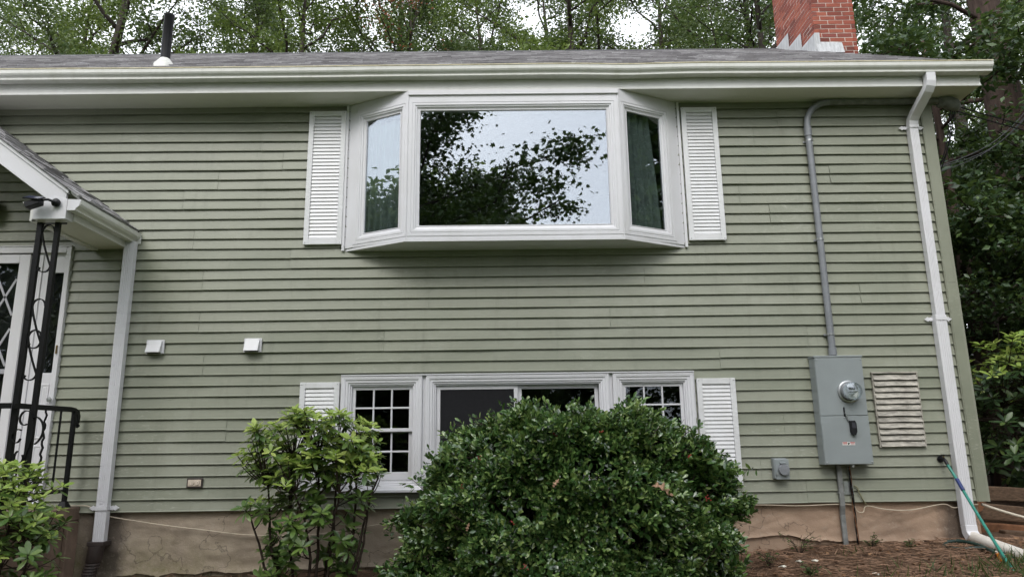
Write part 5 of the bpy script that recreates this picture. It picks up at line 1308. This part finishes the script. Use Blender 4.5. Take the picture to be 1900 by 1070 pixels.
plant('oak_tree', oakB, 20.0, 20, 2.9, 1.0, 'tall tree at the far right edge', group=GB)
plant('oak_tree', oakA, -24, 26, 2.2, 1.1, 'distant oak at the far left behind the others', group=GB)
for i, (x, y, s, rz) in enumerate(((-14, 30, 1.25, 1), (-5, 31, 1.25, 2.4), (4, 31, 1.25, 4), (13, 29, 1.25, 5.2), (24, 27, 1.2, .3))):
    plant('oak_tree', (oakA, oakB, oakC, oakA, oakC)[i], x, y, rz, s, ('far oak in the back row at far left', 'far oak in the back row behind the vent pipe', 'far oak in the back row over the bay window', 'far oak in the back row behind the chimney', 'far oak in the back row at far right')[i], group=GB)
# woods at the right of the house
GR = 'woods right of the house'
plant('big_tree', bigpine, 9.75, 6.0, 0.3, 1.0, 'big reddish brown trunk rising past the gutter end', group=GR)
for i, (me, x, y, s, rz) in enumerate(((underB, 7.4, 4.2, .95, .3), (under, 6.5, 6.5, 1.05, 2), (underB, 9.2, 8.5, 1.05, 4), (under, 8.3, 2.6, .85, 1.0), (underB, 11.2, 4.6, 1.05, 2.2), (under, 12.5, 9.0, 1.2, 3.0), (underB, 15.0, 12.0, 1.2, 5), (under, 10.2, 12.5, 1.25, .9), (under, 6.9, 3.4, .62, 5), (underB, 13.5, 3.0, 1.15, 1.7), (under, 18.0, 8.0, 1.3, .2))):
    plant('understory_tree', me, x, y, rz, s, ('leafy small tree nearest the house corner', 'small tree close behind the weatherhead', 'small tree behind the big trunk', 'low leafy tree over the bright shrub', 'small tree at the right edge beside the big trunk', 'deep shade tree at right edge middle distance', 'deep shade tree far right', 'deep shade tree behind the big trunk', 'slender leafy tree right beside the house corner', 'dark tree right of the frame by the woods', 'far dark tree at the wood edge')[i], group=GR)
# trees in front of the house: seen in the window glass
GF = 'front yard trees mirrored in the windows'
maple = grow(41, 12.5, .17, 5.4, .20, 30, 36000, .125, M_MAPLE, M_BARK, (.02, 0), tmpl=MAPLE, sig=.30, droop=.16, flat=.5, elev=(4, 50))
plant('maple_tree', maple, -2.65, -12.0, .8, .95, 'maple mirrored in the large bay pane', group=GF)
hedge = grow(42, 8.0, .16, 3.2, .06, 22, 20000, .25, M_OAKB, M_BARK, sig=.34, flat=.7, elev=(0, 55))
for i, (x, y, s, rz) in enumerate(((-11, -25, 1.2, 0), (-5.5, -27, 1.15, 1), (-2.5, -25, 1.5, 2), (5.5, -25, 1.15, 3), (10.5, -22, 1.1, 4), (-16.5, -21, 1.25, 5), (-19.5, -16, 1.25, .5), (-15.8, -8.2, 1.12, 1.5), (-16.5, -11.5, 1.15, 2.5))):
    plant('boundary_tree', hedge, x, y, rz, s, ('third', 'fourth', 'fifth', 'sixth', 'last', 'second', 'first', 'side-yard middle', 'side-yard nearest')[i] + ' round tree of the boundary row counted from the left, mirrored in the windows', group=GF)
plant('maple_tree', maple, -4.9, -14.0, 3.6, 1.0, 'maple mirrored at the left edge of the large bay pane', group=GF)
plant('maple_tree', maple, -13.6, -.4, 2.0, .80, 'smaller maple mirrored in the left side pane', group=GF)
dense = grow(43, 13, .25, 4.6, .08, 26, 15000, .34, M_DIM, M_BARK, sig=.5, flat=.7, elev=(0, 50))
for (x, y, s, rz, lab) in ((13.5, -6.5, 1.0, 0, 'dark leafy tree at the right front, nearest in the right side pane'), (18, -9.5, 1.1, 2, 'dark leafy tree behind the nearest one in the right side pane'), (17.5, -4.0, 1.1, 4, 'dark leafy tree beside the wood edge at the right front'), (14.5, -11.5, 1.0, 1, 'dark leafy tree far down the yard at the right')):
    plant('wood_edge_tree', dense, x, y, rz, s, lab, group=GF)
for (x, y, s, rz, lab) in ((9.0, 17, .75, .5, 'dense dark tree low behind the right gable'), (14.5, 17.5, .8, 2.5, 'dense dark tree low behind the big trunk'), (20.5, 13, .85, 4, 'dense dark tree low at the far right'), (12.0, 6.8, .42, 1, 'dense dark bush right of the big trunk'), (8.6, 6.2, .40, 3, 'dense dark bush at the foot of the big trunk'), (7.6, 8.5, .45, 5, 'dense dark bush left of the big trunk')):
    plant('dense_tree', dense, x, y, rz, s, lab, group=GR)
